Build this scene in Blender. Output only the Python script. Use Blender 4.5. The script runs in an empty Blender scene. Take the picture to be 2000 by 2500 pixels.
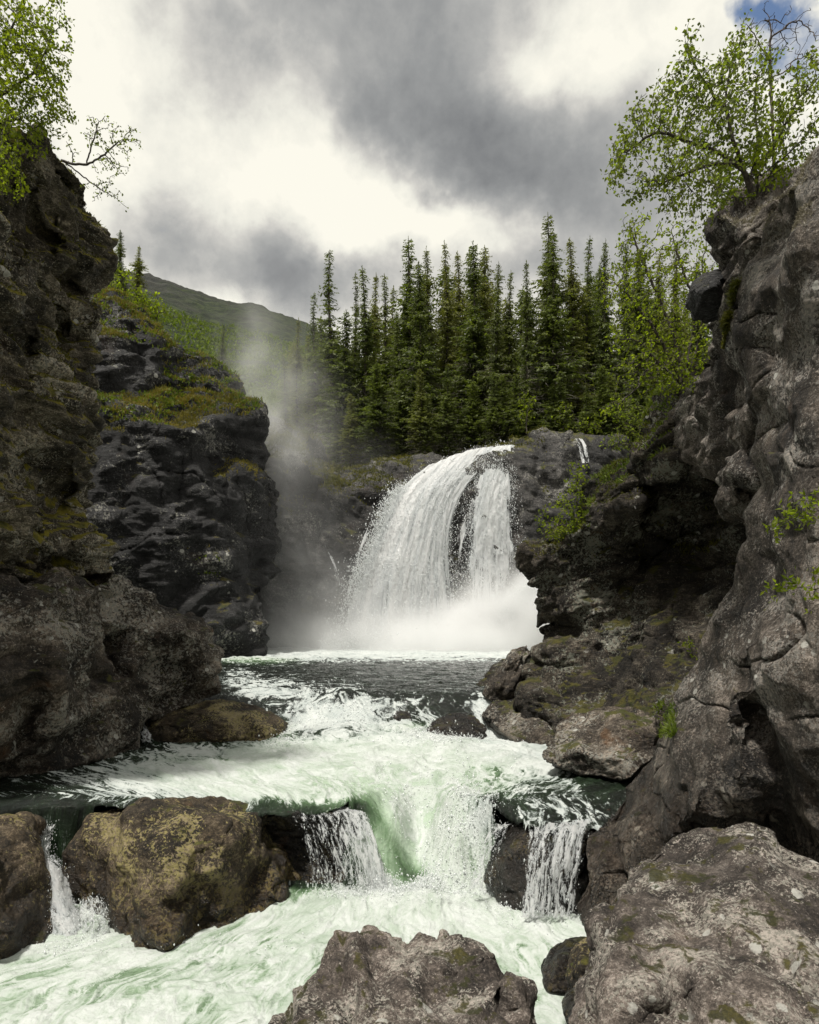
import bpy, math, random
import numpy as np
from mathutils import Vector, noise as mnoise
from mathutils.geometry import delaunay_2d_cdt
rad = math.radians
SC = bpy.context.scene
COL = SC.collection
random.seed(7)
RNG = np.random.default_rng(7)

# ------------------------------------------------------------------ camera, light, sky
F = 1666.67           # focal length in photo pixels (2000 x 2500), camera at the origin looking along +Y
HOR = 1500.0          # photo row of the horizon
cam = bpy.data.cameras.new('camera')
cam.sensor_fit = 'VERTICAL'; cam.sensor_height = 36; cam.lens = 24.0
cam.shift_y = 0.1; cam.clip_start = 0.05; cam.clip_end = 6000
camo = bpy.data.objects.new('camera', cam); COL.objects.link(camo)
camo.location = (0, 0, 0); camo.rotation_euler = (rad(90), 0, 0)
SC.camera = camo
SC.view_settings.view_transform = 'Standard'; SC.view_settings.look = 'None'
SC.view_settings.exposure = 0.45; SC.view_settings.gamma = 1.0
SC.view_settings.use_curve_mapping = False
SC.cycles.max_bounces = 8; SC.cycles.diffuse_bounces = 3; SC.cycles.glossy_bounces = 3
SC.cycles.transmission_bounces = 4; SC.cycles.transparent_max_bounces = 24
SC.cycles.volume_bounces = 6; SC.cycles.volume_step_rate = 1.0; SC.cycles.volume_max_steps = 128
SC.cycles.use_denoising = True
SC.cycles.sample_clamp_indirect = 6.0

SUN_DIR = Vector((-0.26, -0.27, 0.92)).normalized()      # towards the sun: upper left, high up
SUN_EL = math.asin(SUN_DIR.z); SUN_ROT = math.atan2(SUN_DIR.x, SUN_DIR.y)
sl = bpy.data.lights.new('sun', 'SUN'); sl.energy = 3.6; sl.angle = rad(5); sl.color = (1.0, 0.96, 0.88)
so = bpy.data.objects.new('sun', sl); COL.objects.link(so)
so.rotation_euler = (-SUN_DIR).to_track_quat('-Z', 'Y').to_euler()
so.location = (-40, 10, 60)


class NT:
    """tiny helper for node trees"""
    def __init__(s, tree):
        s.t = tree; s.n = tree.nodes; s.l = tree.links
    def node(s, typ, **kw):
        n = s.n.new(typ)
        for k, v in kw.items():
            setattr(n, k, v)
        return n
    def put(s, sock, v):
        if isinstance(v, bpy.types.NodeSocket):
            s.l.new(v, sock)
        elif v is not None:
            try:
                sock.default_value = v
            except Exception:
                if hasattr(v, '__len__') and len(v) == 3:
                    sock.default_value = (*v, 1)
                else:
                    sock.default_value = (v, v, v)
    def math(s, op, a, b=None, c=None, clamp=False):
        n = s.node('ShaderNodeMath', operation=op, use_clamp=clamp)
        s.put(n.inputs[0], a)
        if b is not None: s.put(n.inputs[1], b)
        if c is not None: s.put(n.inputs[2], c)
        return n.outputs[0]
    def vm(s, op, a, b=None, out=0):
        n = s.node('ShaderNodeVectorMath', operation=op)
        s.put(n.inputs[0], a)
        if b is not None:
            s.put(n.inputs[3 if op == 'SCALE' else 1], b)
        return n.outputs[out]
    def mapr(s, v, a, b, c=0.0, d=1.0, smooth=True):
        n = s.node('ShaderNodeMapRange', interpolation_type='SMOOTHSTEP' if smooth else 'LINEAR')
        s.put(n.inputs[0], v)
        for i, q in zip((1, 2, 3, 4), (a, b, c, d)):
            s.put(n.inputs[i], q)
        return n.outputs[0]
    def noise(s, vec, scale, detail=4, rough=0.55, dist=0.0, color=False, lac=2.0):
        n = s.node('ShaderNodeTexNoise')
        s.put(n.inputs['Vector'], vec); s.put(n.inputs['Scale'], scale)
        n.inputs['Detail'].default_value = detail; n.inputs['Roughness'].default_value = rough
        n.inputs['Distortion'].default_value = dist; n.inputs['Lacunarity'].default_value = lac
        return n.outputs['Color' if color else 'Fac']
    def voro(s, vec, scale, feature='F1', out='Distance', rnd=1.0):
        n = s.node('ShaderNodeTexVoronoi', feature=feature)
        s.put(n.inputs['Vector'], vec); n.inputs['Scale'].default_value = scale
        n.inputs['Randomness'].default_value = rnd
        return n.outputs[out]
    def mixc(s, f, a, b, mode='MIX'):
        n = s.node('ShaderNodeMix', data_type='RGBA', blend_type=mode)
        s.put(n.inputs[0], f); s.put(n.inputs[6], a); s.put(n.inputs[7], b)
        return n.outputs[2]
    def mapping(s, vec, loc=(0, 0, 0), rot=(0, 0, 0), scale=(1, 1, 1)):
        n = s.node('ShaderNodeMapping')
        s.put(n.inputs[0], vec)
        n.inputs[1].default_value = loc; n.inputs[2].default_value = rot; n.inputs[3].default_value = scale
        return n.outputs[0]
    def ramp(s, f, stops):
        n = s.node('ShaderNodeValToRGB')
        cr = n.color_ramp
        while len(cr.elements) < len(stops):
            cr.elements.new(0.5)
        for e, (p, c) in zip(cr.elements, stops):
            e.position = p; e.color = (*c, 1) if len(c) == 3 else c
        s.put(n.inputs[0], f)
        return n.outputs[0]


def pix_dir(px, py):
    return Vector(((px - 1000) / F, 1.0, (HOR - py) / F)).normalized()


def build_world():
    w = bpy.data.worlds.new('World'); SC.world = w; w.use_nodes = True
    T = NT(w.node_tree); T.n.clear()
    out = T.node('ShaderNodeOutputWorld')
    tc = T.node('ShaderNodeTexCoord').outputs['Generated']
    sky = T.node('ShaderNodeTexSky', sky_type='NISHITA', sun_disc=False)
    sky.sun_elevation = SUN_EL; sky.sun_rotation = SUN_ROT
    bsky = T.node('ShaderNodeBackground'); T.put(bsky.inputs[0], sky.outputs[0]); bsky.inputs[1].default_value = 0.10
    # cloud coordinates: directions bent by noise
    wn = T.noise(tc, 3.0, 5, 0.6, color=True)
    wv = T.vm('SCALE', T.vm('SUBTRACT', wn, (0.5, 0.5, 0.5)), 0.16)
    wn2 = T.noise(tc, 10.0, 5, 0.6, color=True)
    wv2 = T.vm('SCALE', T.vm('SUBTRACT', wn2, (0.5, 0.5, 0.5)), 0.07)
    d = T.vm('ADD', T.vm('ADD', tc, wv), wv2)

    def blob(px, py, sx, sy, rot=0.0, soft=1.0):
        c = pix_dir(px, py)
        right = Vector((0, 1, 0)).cross(Vector((0, 0, 1)))
        right = (right - c * right.dot(c)).normalized(); up = right.cross(c).normalized()
        if up.z < 0: up = -up
        r = rad(rot)
        e1 = right * math.cos(r) + up * math.sin(r); e2 = -right * math.sin(r) + up * math.cos(r)
        a = T.math('DIVIDE', T.vm('DOT_PRODUCT', d, tuple(e1), out=1), sx / F)
        b = T.math('DIVIDE', T.vm('DOT_PRODUCT', d, tuple(e2), out=1), sy / F)
        q = T.math('ADD', T.math('MULTIPLY', a, a), T.math('MULTIPLY', b, b))
        g = T.math('EXPONENT', T.math('MULTIPLY', q, -1.0 / soft))
        front = T.math('GREATER_THAN', T.vm('DOT_PRODUCT', d, tuple(c), out=1), 0.0)
        return T.math('MULTIPLY', g, front)

    def total(lst):
        acc = None
        for (px, py, sx, sy, rot, amp) in lst:
            v = T.math('MULTIPLY', blob(px, py, sx, sy, rot), amp)
            acc = v if acc is None else T.math('ADD', acc, v)
        return acc
    shade = total([     # + is darker cloud
        (1000, 60, 300, 180, -15, .17), (1100, 230, 220, 120, -30, .22), (1250, 395, 200, 70, -12, .46), (900, -250, 500, 180, 0, .2),
        (1010, 330, 130, 70, -35, .22), (1480, 260, 90, 70, 30, .08), (1150, 310, 120, 60, -30, .16),
        (470, 150, 160, 160, 0, .13), (690, 650, 85, 95, 0, .46), (800, 700, 110, 55, 0, .34), (390, 600, 170, 80, 0, .22),
        (1560, 540, 200, 160, 0, .22), (1350, 640, 260, 60, 0, .12), (1500, 330, 120, 90, 0, .14),
        (700, 430, 330, 100, -8, -.36), (1080, 530, 230, 45, 0, -.36), (230, 380, 100, 330, 0, -.24), (1480, 130, 170, 70, 28, -.22), (1350, 200, 90, 70, -30, -.14),
        (560, 760, 80, 60, 0, -.34), (1900, 120, 160, 120, 0, -.18), (330, 20, 120, 120, 0, -.2), (760, 300, 120, 80, -35, -.14), (860, 600, 70, 40, 0, -.2)])
    n1 = T.noise(tc, 4.5, 9, 0.60, 0.2)
    n2 = T.noise(tc, 12.0, 8, 0.62, .2)
    n3 = T.noise(tc, 34.0, 6, 0.6, .3)
    shade = T.math('ADD', shade, T.math('MULTIPLY', T.math('SUBTRACT', n3, 0.5), 0.20))
    val = T.math('ADD', T.math('ADD', T.math('ADD', shade, 0.24), T.math('MULTIPLY', T.math('SUBTRACT', n1, 0.5), 0.80)),
                 T.math('MULTIPLY', T.math('SUBTRACT', n2, 0.5), 0.58))
    ccol = T.ramp(val, [(0.0, (.72, .70, .62)), (.16, (.62, .61, .55)), (.32, (.47, .46, .43)), (.50, (.33, .33, .32)),
                        (.72, (.235, .240, .240)), (1.0, (.155, .160, .165))])
    bc = T.node('ShaderNodeBackground'); T.put(bc.inputs[0], ccol); bc.inputs[1].default_value = 1.0
    # clear gaps
    gap = total([(1955, 100, 105, 66, -30, 1.1), (1815, 10, 60, 38, 0, .9), (1345, -25, 80, 40, 0, .9), (1990, -10, 40, 30, 0, .4)])
    gapm = T.mapr(T.math('ADD', gap, T.math('ADD', T.math('MULTIPLY', T.math('SUBTRACT', n1, 0.5), 1.6), T.math('MULTIPLY', T.math('SUBTRACT', n2, 0.5), 1.4))), 0.40, 1.05)
    mx = T.node('ShaderNodeMixShader'); T.put(mx.inputs[0], gapm)
    T.l.new(bc.outputs[0], mx.inputs[1]); T.l.new(bsky.outputs[0], mx.inputs[2])
    T.l.new(mx.outputs[0], out.inputs[0])


build_world()


# ------------------------------------------------------------------ numpy noise
_perm = np.random.default_rng(3).permutation(256).astype(np.int32)
_perm = np.concatenate([_perm, _perm, _perm])
_g = np.random.default_rng(5).normal(size=(256, 3)); _g /= np.linalg.norm(_g, axis=1)[:, None]
_g = _g.astype(np.float32)


def hash3(i, j, k):
    return _perm[_perm[_perm[i & 255] + (j & 255)] + (k & 255)]


def perlin(p):
    p = np.asarray(p, dtype=np.float32)
    i = np.floor(p).astype(np.int32); f = p - i
    u = f * f * f * (f * (f * 6 - 15) + 10)
    res = None
    for dx in (0, 1):
        wx = u[:, 0] if dx else 1 - u[:, 0]
        for dy in (0, 1):
            wy = u[:, 1] if dy else 1 - u[:, 1]
            for dz in (0, 1):
                wz = u[:, 2] if dz else 1 - u[:, 2]
                g = _g[hash3(i[:, 0] + dx, i[:, 1] + dy, i[:, 2] + dz)]
                v = (g[:, 0] * (f[:, 0] - dx) + g[:, 1] * (f[:, 1] - dy) + g[:, 2] * (f[:, 2] - dz)) * wx * wy * wz
                res = v if res is None else res + v
    return res * 1.6


def fbm(p, octv=4, gain=0.5, lac=2.03, mode='n'):
    a, s, tot = 1.0, 0.0, 0.0
    p = np.asarray(p, dtype=np.float32)
    for o in range(octv):
        n = perlin(p + 17.3 * o)
        if mode == 'r': n = 1 - 2 * np.abs(n)
        if mode == 'b': n = 2 * np.abs(n) - .6
        s = s + a * n; tot += a; a *= gain; p = p * lac
    return s / tot


_jit = (np.random.default_rng(9).random((256, 3)).astype(np.float32) - .5) * .8
_rv = np.random.default_rng(11).normal(size=(256, 4)).astype(np.float32)


_rot = []
for _k in range(4):
    _q, _r = np.linalg.qr(np.random.default_rng(60 + _k).normal(size=(3, 3)))
    _rot.append(_q.astype(np.float32))
_hv = (np.random.default_rng(15).random(256).astype(np.float32) - .5) * 2


def facets(p, k=0):
    """broken planes: random values joined by flat facets with sharp creases"""
    p = np.asarray(p, dtype=np.float32) @ _rot[k % 4]
    i = np.floor(p).astype(np.int32); f = p - i
    o = np.argsort(-f, axis=1)
    fs = np.take_along_axis(f, o, 1)
    c = i.copy(); v = _hv[hash3(c[:, 0], c[:, 1], c[:, 2])] * (1 - fs[:, 0])
    r = np.arange(len(p))
    for q in range(3):
        c[r, o[:, q]] += 1
        v = v + _hv[hash3(c[:, 0], c[:, 1], c[:, 2])] * (fs[:, q] - (fs[:, q + 1] if q < 2 else 0))
    return v


def sstep(x, a, b):
    t = np.clip((x - a) / (b - a), 0, 1)
    return t * t * (3 - 2 * t)


# ------------------------------------------------------------------ mesh helpers
def P(px, py, d):
    return ((px - 1000) / F * d, d, (HOR - py) / F * d)


def proj(V):
    return 1000 + F * V[:, 0] / V[:, 1], HOR - F * V[:, 2] / V[:, 1]


def mesh_np(name, V, faces, mat=None, smooth=True):
    """faces: array (n,3) or (n,4), or a list of such arrays"""
    me = bpy.data.meshes.new(name)
    V = np.ascontiguousarray(V, dtype=np.float32)
    fl = faces if isinstance(faces, list) else [faces]
    fl = [np.asarray(f, dtype=np.int32) for f in fl if len(f)]
    nl = sum(f.size for f in fl); npoly = sum(len(f) for f in fl)
    me.vertices.add(len(V)); me.vertices.foreach_set('co', V.ravel())
    me.loops.add(nl); me.loops.foreach_set('vertex_index', np.concatenate([f.ravel() for f in fl]))
    sizes = np.concatenate([np.full(len(f), f.shape[1], np.int32) for f in fl])
    starts = np.concatenate([[0], np.cumsum(sizes)[:-1]]).astype(np.int32)
    me.polygons.add(npoly); me.polygons.foreach_set('loop_start', starts); me.polygons.foreach_set('loop_total', sizes)
    me.polygons.foreach_set('use_smooth', np.full(npoly, smooth, bool))
    me.update(calc_edges=True)
    if mat: me.materials.append(mat)
    return me


def link(name, me, label=None, cat=None, group=None, kind=None, parent=None, origin=None, local=False):
    o = bpy.data.objects.new(name, me); COL.objects.link(o)
    if origin is not None and me is not None:
        n = len(me.vertices); co = np.empty(n * 3, np.float32); me.vertices.foreach_get('co', co)
        co = co.reshape(-1, 3) - np.array(origin, np.float32); me.vertices.foreach_set('co', co.ravel()); me.update()
        o.location = origin
    if label: o['label'] = label
    if cat: o['category'] = cat
    if group: o['group'] = group
    if kind: o['kind'] = kind
    if parent:
        if me is not None and not local:
            n = len(me.vertices); co = np.empty(n * 3, np.float32); me.vertices.foreach_get('co', co)
            base = Vector(parent.location)
            if parent.parent: base += Vector(parent.parent.location)
            co = co.reshape(-1, 3) - np.array(base, np.float32); me.vertices.foreach_set('co', co.ravel()); me.update()
        o.parent = parent
    return o


def empty(name, loc, label, cat, group=None):
    o = bpy.data.objects.new(name, None); COL.objects.link(o); o.location = loc
    o.empty_display_size = .2
    o['label'] = label; o['category'] = cat
    if group: o['group'] = group
    return o


# ------------------------------------------------------------------ materials
def new_mat(name):
    m = bpy.data.materials.new(name); m.use_nodes = True
    T = NT(m.node_tree); T.n.clear()
    return m, T


def rock_mat(name, dark=(.022, .020, .019), mid=(.085, .075, .066), light=(.20, .18, .16), sc=1.0, tilt=(.25, .15, 0), strata=3.0,
             lichen=.5, lichen_col=(.33, .32, .27), lich_scale=1.0, spots=.35, moss=.5, moss_col=(.05, .06, .010), moss_col2=(.10, .09, .012),
             moss_lo=.35, stain=.2, stain_col=(.16, .07, .02), wet_z=None, wet_h=.6, rough=.8, bump=.5, strata_amt=.5, spot_sc=1.0, flecks=.7):
    dark, mid, light = (tuple(c * k for c in q) for q, k in ((dark, .42), (mid, .52), (light, .95)))
    m, T = new_mat(name)
    out = T.node('ShaderNodeOutputMaterial'); bs = T.node('ShaderNodeBsdfPrincipled')
    geo = T.node('ShaderNodeNewGeometry')
    pos = geo.outputs['Position']; nrm = geo.outputs['Normal']
    st = T.mapping(pos, rot=tilt, scale=(1, 1, strata))
    n1 = T.noise(st, .9 * sc, 9, .66, .3)
    n2 = T.noise(st, 5.0 * sc, 8, .7, .2)
    n3 = T.noise(pos, 26 * sc, 6, .7)
    v = T.math('ADD', T.math('MULTIPLY', n1, .36), T.math('ADD', T.math('MULTIPLY', n2, .32), T.math('MULTIPLY', n3, .32)))
    col = T.ramp(v, [(.42, dark), (.51, mid), (.62, light)])
    st2 = T.mapping(pos, rot=tilt, scale=(.5, .5, 6 * strata))
    ns = T.noise(st2, 1.6 * sc, 6, .7, .4)
    col = T.mixc(T.mapr(ns, .44, .60, 0.0, strata_amt), col, T.mixc(1.0, col, (.35, .33, .31), 'MULTIPLY'))
    grain = T.noise(pos, 55 * sc, 4, .75)
    pit = T.voro(T.vm('ADD', pos, T.vm('SCALE', T.noise(pos, 9 * sc, 3, .6, color=True), .12 / sc)), 16 * sc)
    gm = T.math('MULTIPLY', T.mapr(grain, .36, .64, .62, 1.38, smooth=False), T.mapr(pit, .08, .5, .85, 1.06))
    gmc = T.node('ShaderNodeCombineXYZ')
    for q in range(3): T.put(gmc.inputs[q], gm)
    col = T.mixc(1.0, col, gmc.outputs[0], 'MULTIPLY')
    big = T.noise(pos, .32 * sc, 4, .6, .5)
    strk = T.noise(T.mapping(pos, scale=(1.6, 1.6, .22)), 1.3 * sc, 5, .6)
    bigm = T.math('MULTIPLY', T.mapr(big, .34, .66, .55, 1.35), T.mapr(strk, .42, .58, .62, 1.12))
    bmc = T.node('ShaderNodeCombineXYZ')
    for q in range(3): T.put(bmc.inputs[q], bigm)
    col = T.mixc(1.0, col, bmc.outputs[0], 'MULTIPLY')
    # orange and rust stain
    nst = T.noise(pos, .8 * sc, 5, .65, .6)
    col = T.mixc(T.mapr(nst, .60, .72, 0, stain), col, stain_col)
    # crustose lichen: patches made of small crisp flecks
    la = T.noise(pos, .7 * lich_scale, 5, .6, .2)
    lb = T.noise(pos, 11 * lich_scale, 7, .68, .5)
    lm = T.mapr(T.math('ADD', T.math('MULTIPLY', la, .9), lb), 1.10 - .16 * lichen, 1.145 - .16 * lichen)
    lcol = T.mixc(T.noise(pos, 5, 3), lichen_col, tuple(c * .55 for c in lichen_col))
    col = T.mixc(T.math('MULTIPLY', lm, .85), col, lcol)
    # fine crisp pale flecks
    fl_ = T.math('ADD', T.noise(pos, 20 * sc, 6, .7, .3), T.math('MULTIPLY', T.math('SUBTRACT', la, .5), .5))
    col = T.mixc(T.mapr(fl_, .585, .61, 0, flecks), col, tuple(min(1, c * 1.25) for c in light))
    if spots > 0:
        wp = T.vm('ADD', pos, T.vm('SCALE', T.noise(pos, 14 * lich_scale, 4, .6, color=True), .09 / lich_scale))
        vd = T.voro(wp, 4.2 * lich_scale * spot_sc)
        vc = T.voro(wp, 4.2 * lich_scale * spot_sc, out='Color')
        sx = T.node('ShaderNodeSeparateColor'); T.put(sx.inputs[0], vc)
        size = T.mapr(sx.outputs[0], 1 - spots, 1.0, 0.0, .36, smooth=False)
        sm = T.math('MULTIPLY', T.mapr(T.math('SUBTRACT', size, vd), 0.0, .03), T.mapr(la, .45, .56))
        col = T.mixc(T.math('MULTIPLY', sm, .9), col, (.46, .45, .41))
    # moss on ledges
    sep = T.node('ShaderNodeSeparateXYZ'); T.put(sep.inputs[0], nrm)
    nm = T.noise(pos, 1.3 * lich_scale, 7, .68, .3)
    mm = T.math('ADD', T.math('MULTIPLY', sep.outputs[2], .75), T.math('MULTIPLY', T.math('SUBTRACT', nm, .5), 2.6))
    mm = T.mapr(mm, 1.05 - moss * .9 + moss_lo * .0, 1.25 - moss * .9)
    mcol = T.mixc(T.mapr(T.noise(pos, 3.5, 5), .35, .65), moss_col, moss_col2)
    mcol = T.mixc(T.mapr(T.noise(pos, 40, 4), .3, .7, 0, .7), mcol, tuple(c * .35 for c in moss_col))
    if moss > 0: col = T.mixc(T.math('MULTIPLY', mm, .92), col, mcol)
    rgh = T.mapr(n2, .3, .7, rough - .12, rough + .12)
    if wet_z is not None:
        px = T.node('ShaderNodeSeparateXYZ'); T.put(px.inputs[0], pos)
        zz = T.math('ADD', px.outputs[2], T.math('MULTIPLY', T.math('SUBTRACT', T.noise(pos, 1.5, 5), .5), 1.2))
        wet = T.mapr(zz, wet_z, wet_z + wet_h, 1.0, 0.0)
        col = T.mixc(wet, col, T.mixc(1.0, col, (.42, .38, .34), 'MULTIPLY'))
        rgh = T.math('SUBTRACT', rgh, T.math('MULTIPLY', wet, rough - .28))
    T.put(bs.inputs['Base Color'], col); T.put(bs.inputs['Roughness'], rgh)
    bs.inputs['Specular IOR Level'].default_value = .35
    hb = T.math('ADD', T.math('MULTIPLY', n2, .32), T.math('ADD', T.math('MULTIPLY', n3, .4), T.math('MULTIPLY', ns, .35)))
    hb = T.math('ADD', hb, T.math('ADD', T.math('MULTIPLY', grain, .22), T.math('MULTIPLY', pit, .16)))
    b = T.node('ShaderNodeBump'); b.inputs['Strength'].default_value = bump; b.inputs['Distance'].default_value = .12 / sc
    T.put(b.inputs['Height'], hb); T.l.new(b.outputs[0], bs.inputs['Normal'])
    T.l.new(bs.outputs[0], out.inputs[0])
    return m


def leaf_mat(name, c1, c2, trans=.5, tcol=None, scale=1.5):
    m, T = new_mat(name)
    out = T.node('ShaderNodeOutputMaterial')
    geo = T.node('ShaderNodeNewGeometry')
    r = geo.outputs['Random Per Island']
    n = T.noise(geo.outputs['Position'], scale, 3, .5)
    f = T.math('ADD', T.math('MULTIPLY', r, .55), T.math('MULTIPLY', T.mapr(n, .35, .65), .45))
    col = T.mixc(f, c1, c2)
    df = T.node('ShaderNodeBsdfPrincipled'); T.put(df.inputs['Base Color'], col); df.inputs['Roughness'].default_value = .55
    df.inputs['Specular IOR Level'].default_value = .25
    tr = T.node('ShaderNodeBsdfTranslucent')
    tc = T.mixc(1.0, col, tcol or (1.5, 1.7, .7), 'MULTIPLY'); T.put(tr.inputs[0], tc)
    mx = T.node('ShaderNodeMixShader'); mx.inputs[0].default_value = trans
    T.l.new(df.outputs[0], mx.inputs[1]); T.l.new(tr.outputs[0], mx.inputs[2]); T.l.new(mx.outputs[0], out.inputs[0])
    return m


def bark_mat(name, c1, c2, scale=18):
    m, T = new_mat(name)
    out = T.node('ShaderNodeOutputMaterial'); bs = T.node('ShaderNodeBsdfPrincipled')
    geo = T.node('ShaderNodeNewGeometry')
    n = T.noise(T.mapping(geo.outputs['Position'], scale=(1, 1, .35)), scale, 5, .65)
    T.put(bs.inputs['Base Color'], T.mixc(T.mapr(n, .38, .62), c1, c2)); bs.inputs['Roughness'].default_value = .85
    T.l.new(bs.outputs[0], out.inputs[0])
    return m


# ------------------------------------------------------------------ rocks
def remesh(me, voxel):
    o = bpy.data.objects.new('tmp', me); COL.objects.link(o)
    md = o.modifiers.new('r', 'REMESH'); md.mode = 'VOXEL'; md.voxel_size = voxel; md.adaptivity = 0
    dg = bpy.context.evaluated_depsgraph_get()
    ev = o.evaluated_get(dg); em = ev.to_mesh()
    n = len(em.vertices); V = np.empty(n * 3, np.float32); em.vertices.foreach_get('co', V)
    nf = len(em.polygons); fi = np.empty(len(em.loops), np.int32); em.loops.foreach_get('vertex_index', fi)
    ev.to_mesh_clear(); bpy.data.objects.remove(o); bpy.data.meshes.remove(me)
    return V.reshape(-1, 3), fi.reshape(-1, 4)


def vnormals(V, Q):
    a, b, c, d = (V[Q[:, k]] for k in range(4))
    fn = np.cross(c - a, d - b)
    N = np.zeros_like(V)
    for k in range(4):
        for ax in range(3):
            N[:, ax] += np.bincount(Q[:, k], weights=fn[:, ax], minlength=len(V))
    N /= np.maximum(np.linalg.norm(N, axis=1), 1e-9)[:, None]
    return N


def smooth_mesh(V, Q, it=1, f=.5):
    for _ in range(it):
        S = np.zeros_like(V); C = np.bincount(Q.ravel(), minlength=len(V)).astype(np.float32)
        for k in range(4):
            nb = (V[Q[:, (k + 1) % 4]] + V[Q[:, (k + 3) % 4]]) * .5
            for ax in range(3):
                S[:, ax] += np.bincount(Q[:, k], weights=nb[:, ax], minlength=len(V))
        V = V * (1 - f) + f * S / np.maximum(C, 1)[:, None]
    return V.astype(np.float32)


SURF = {}


def rock(name, outline, inner, thick, voxel, mat, label, cat, size=1.0, kind=None, group=None, strat=(0.15, 0.1, 1.0), sstr=2.2,
         a_big=.10, a_fac=.16, a_fac2=.07, a_fine=.03, a_str=.05, off=None, smooth=2, seed=0.0, key=None, f_size=1.0, round_=0,
         a_led=.05, led=.35, a_crk=.10, bias=0.0):
    """a solid rock: outline and inner points give (photo column, photo row, distance); thick is how far it goes back"""
    pts = [(px, py, d) for px, py, d in outline] + [(px, py, d) for px, py, d in inner]
    no = len(outline)
    edges = [(i, (i + 1) % no) for i in range(no)]
    vs, _, fs, ov, _, _ = delaunay_2d_cdt([Vector((a, -b)) for a, b, _ in pts], edges, [], 1, 1e-4)
    order = [o[0] if o else None for o in ov]
    V3 = []
    for k, v in enumerate(vs):
        i = order[k]
        V3.append(P(*pts[i]) if i is not None else P(v.x, -v.y, np.mean([p[2] for p in pts])))
    V3 = np.array(V3, np.float32); n = len(V3)
    offv = np.array(off if off is not None else (0, thick, 0), np.float32)
    cen = V3.mean(0)
    B3 = V3 + offv
    B3 = cen + offv + (B3 - cen - offv) * .92
    tri = [tuple(f) for f in fs]
    faces = [f for f in tri] + [tuple(reversed([i + n for i in f])) for f in tri]
    ec = {}
    for f in tri:
        for a, b in zip(f, f[1:] + f[:1]):
            ec[(a, b)] = 1
    for (a, b) in list(ec):
        if (b, a) not in ec:
            faces.append((b, a, a + n, b + n))
    me = bpy.data.meshes.new('tmp')
    me.from_pydata([tuple(v) for v in np.vstack([V3, B3])], [], faces); me.update()
    V, Q = remesh(me, voxel)
    V = smooth_mesh(V, Q, smooth + round_, .5)
    s = np.array(strat, np.float32); s /= np.linalg.norm(s)
    N = vnormals(V, Q)
    # strata frame: stretch along bedding
    p = V + seed * 7.1
    u = (p @ s)[:, None] * s
    ps = (p - u) * 1.0 + u * sstr
    warp = np.stack([fbm(p / (1.6 * size) + 31 * k, 3) for k in range(3)], 1) * .5 * size
    D = a_big * size * fbm(p / (2.2 * size), 4)
    wf = warp * .35
    D = D + a_fac * 1.5 * size * facets((ps + wf) / (1.5 * size * f_size), 0)
    D = D + a_fac2 * 1.7 * size * facets((ps + wf) / (.62 * size * f_size) + 5.5, 1)
    D = D + a_fac2 * .75 * size * facets((ps + wf * .5) / (.27 * size * f_size) + 2.5, 2)
    lay = (p @ s) / (.32 * size) + fbm(p / (1.1 * size) + 9, 3) * 1.1
    lp = np.stack([lay, p[:, 0] / (5 * size), p[:, 1] / (5 * size)], 1)
    D = D + a_str * size * (fbm(lp, 4, .6, mode='r'))
    D = D - bias * size
    # bedding: every layer steps in or out by its own amount
    pw = p + warp * .55
    lay = (pw @ s) / (led * size) + .5 * fbm(p / (.9 * size) + 2, 3)
    li = np.floor(lay); lf = lay - li
    lat = np.stack([li * 7.31, pw[:, 0] / (1.5 * size), pw[:, 1] / (1.5 * size) + pw[:, 2] / (4 * size)], 1)
    D = D + a_led * size * (1.5 * perlin(lat) + (lf - .5) * .55)
    lay = (pw @ s) / (led * .28 * size); li = np.floor(lay)
    D = D + a_led * .32 * size * perlin(np.stack([li * 5.17, pw[:, 0] / (.8 * size), pw[:, 1] / (.8 * size) + 3], 1))
    # joints and cracks
    for q, (fx, fy, fz) in enumerate(((1.0, 1.0, .45), (.5, .6, 1.3))):
        c = np.abs(fbm((p + warp * .8) * np.array([fx, fy, fz], np.float32) / (1.9 * size) + 13 * q, 2, .35))
        D = D - a_crk * size * (1 - sstep(c, .0, .014)) * sstep(fbm(p / (2.5 * size) + 21 + q, 2), -.15, .25)
    V = V + N * D[:, None]
    N = vnormals(V, Q)
    D = a_fine * .8 * size * facets(ps / (.12 * size) + 7, 3) * (.4 + sstep(fbm(p / (1.2 * size) + 8, 2), -.3, .4)) + a_fine * .7 * size * fbm((ps) / (.22 * size), 5, .62) + a_fine * .6 * size * fbm(ps / (.12 * size) + 3, 3, .6, mode='r')
    V = V + N * D[:, None]
    V = smooth_mesh(V, Q, 1, .12)
    org = (float(V[:, 0].mean()), float(V[:, 1].mean()), float(V[:, 2].min()))
    SURF[key or name] = (V.copy(), Q, vnormals(V, Q))
    me = mesh_np(name, V, Q, mat)
    return link(name, me, label, cat, group, kind, origin=org)

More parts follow.
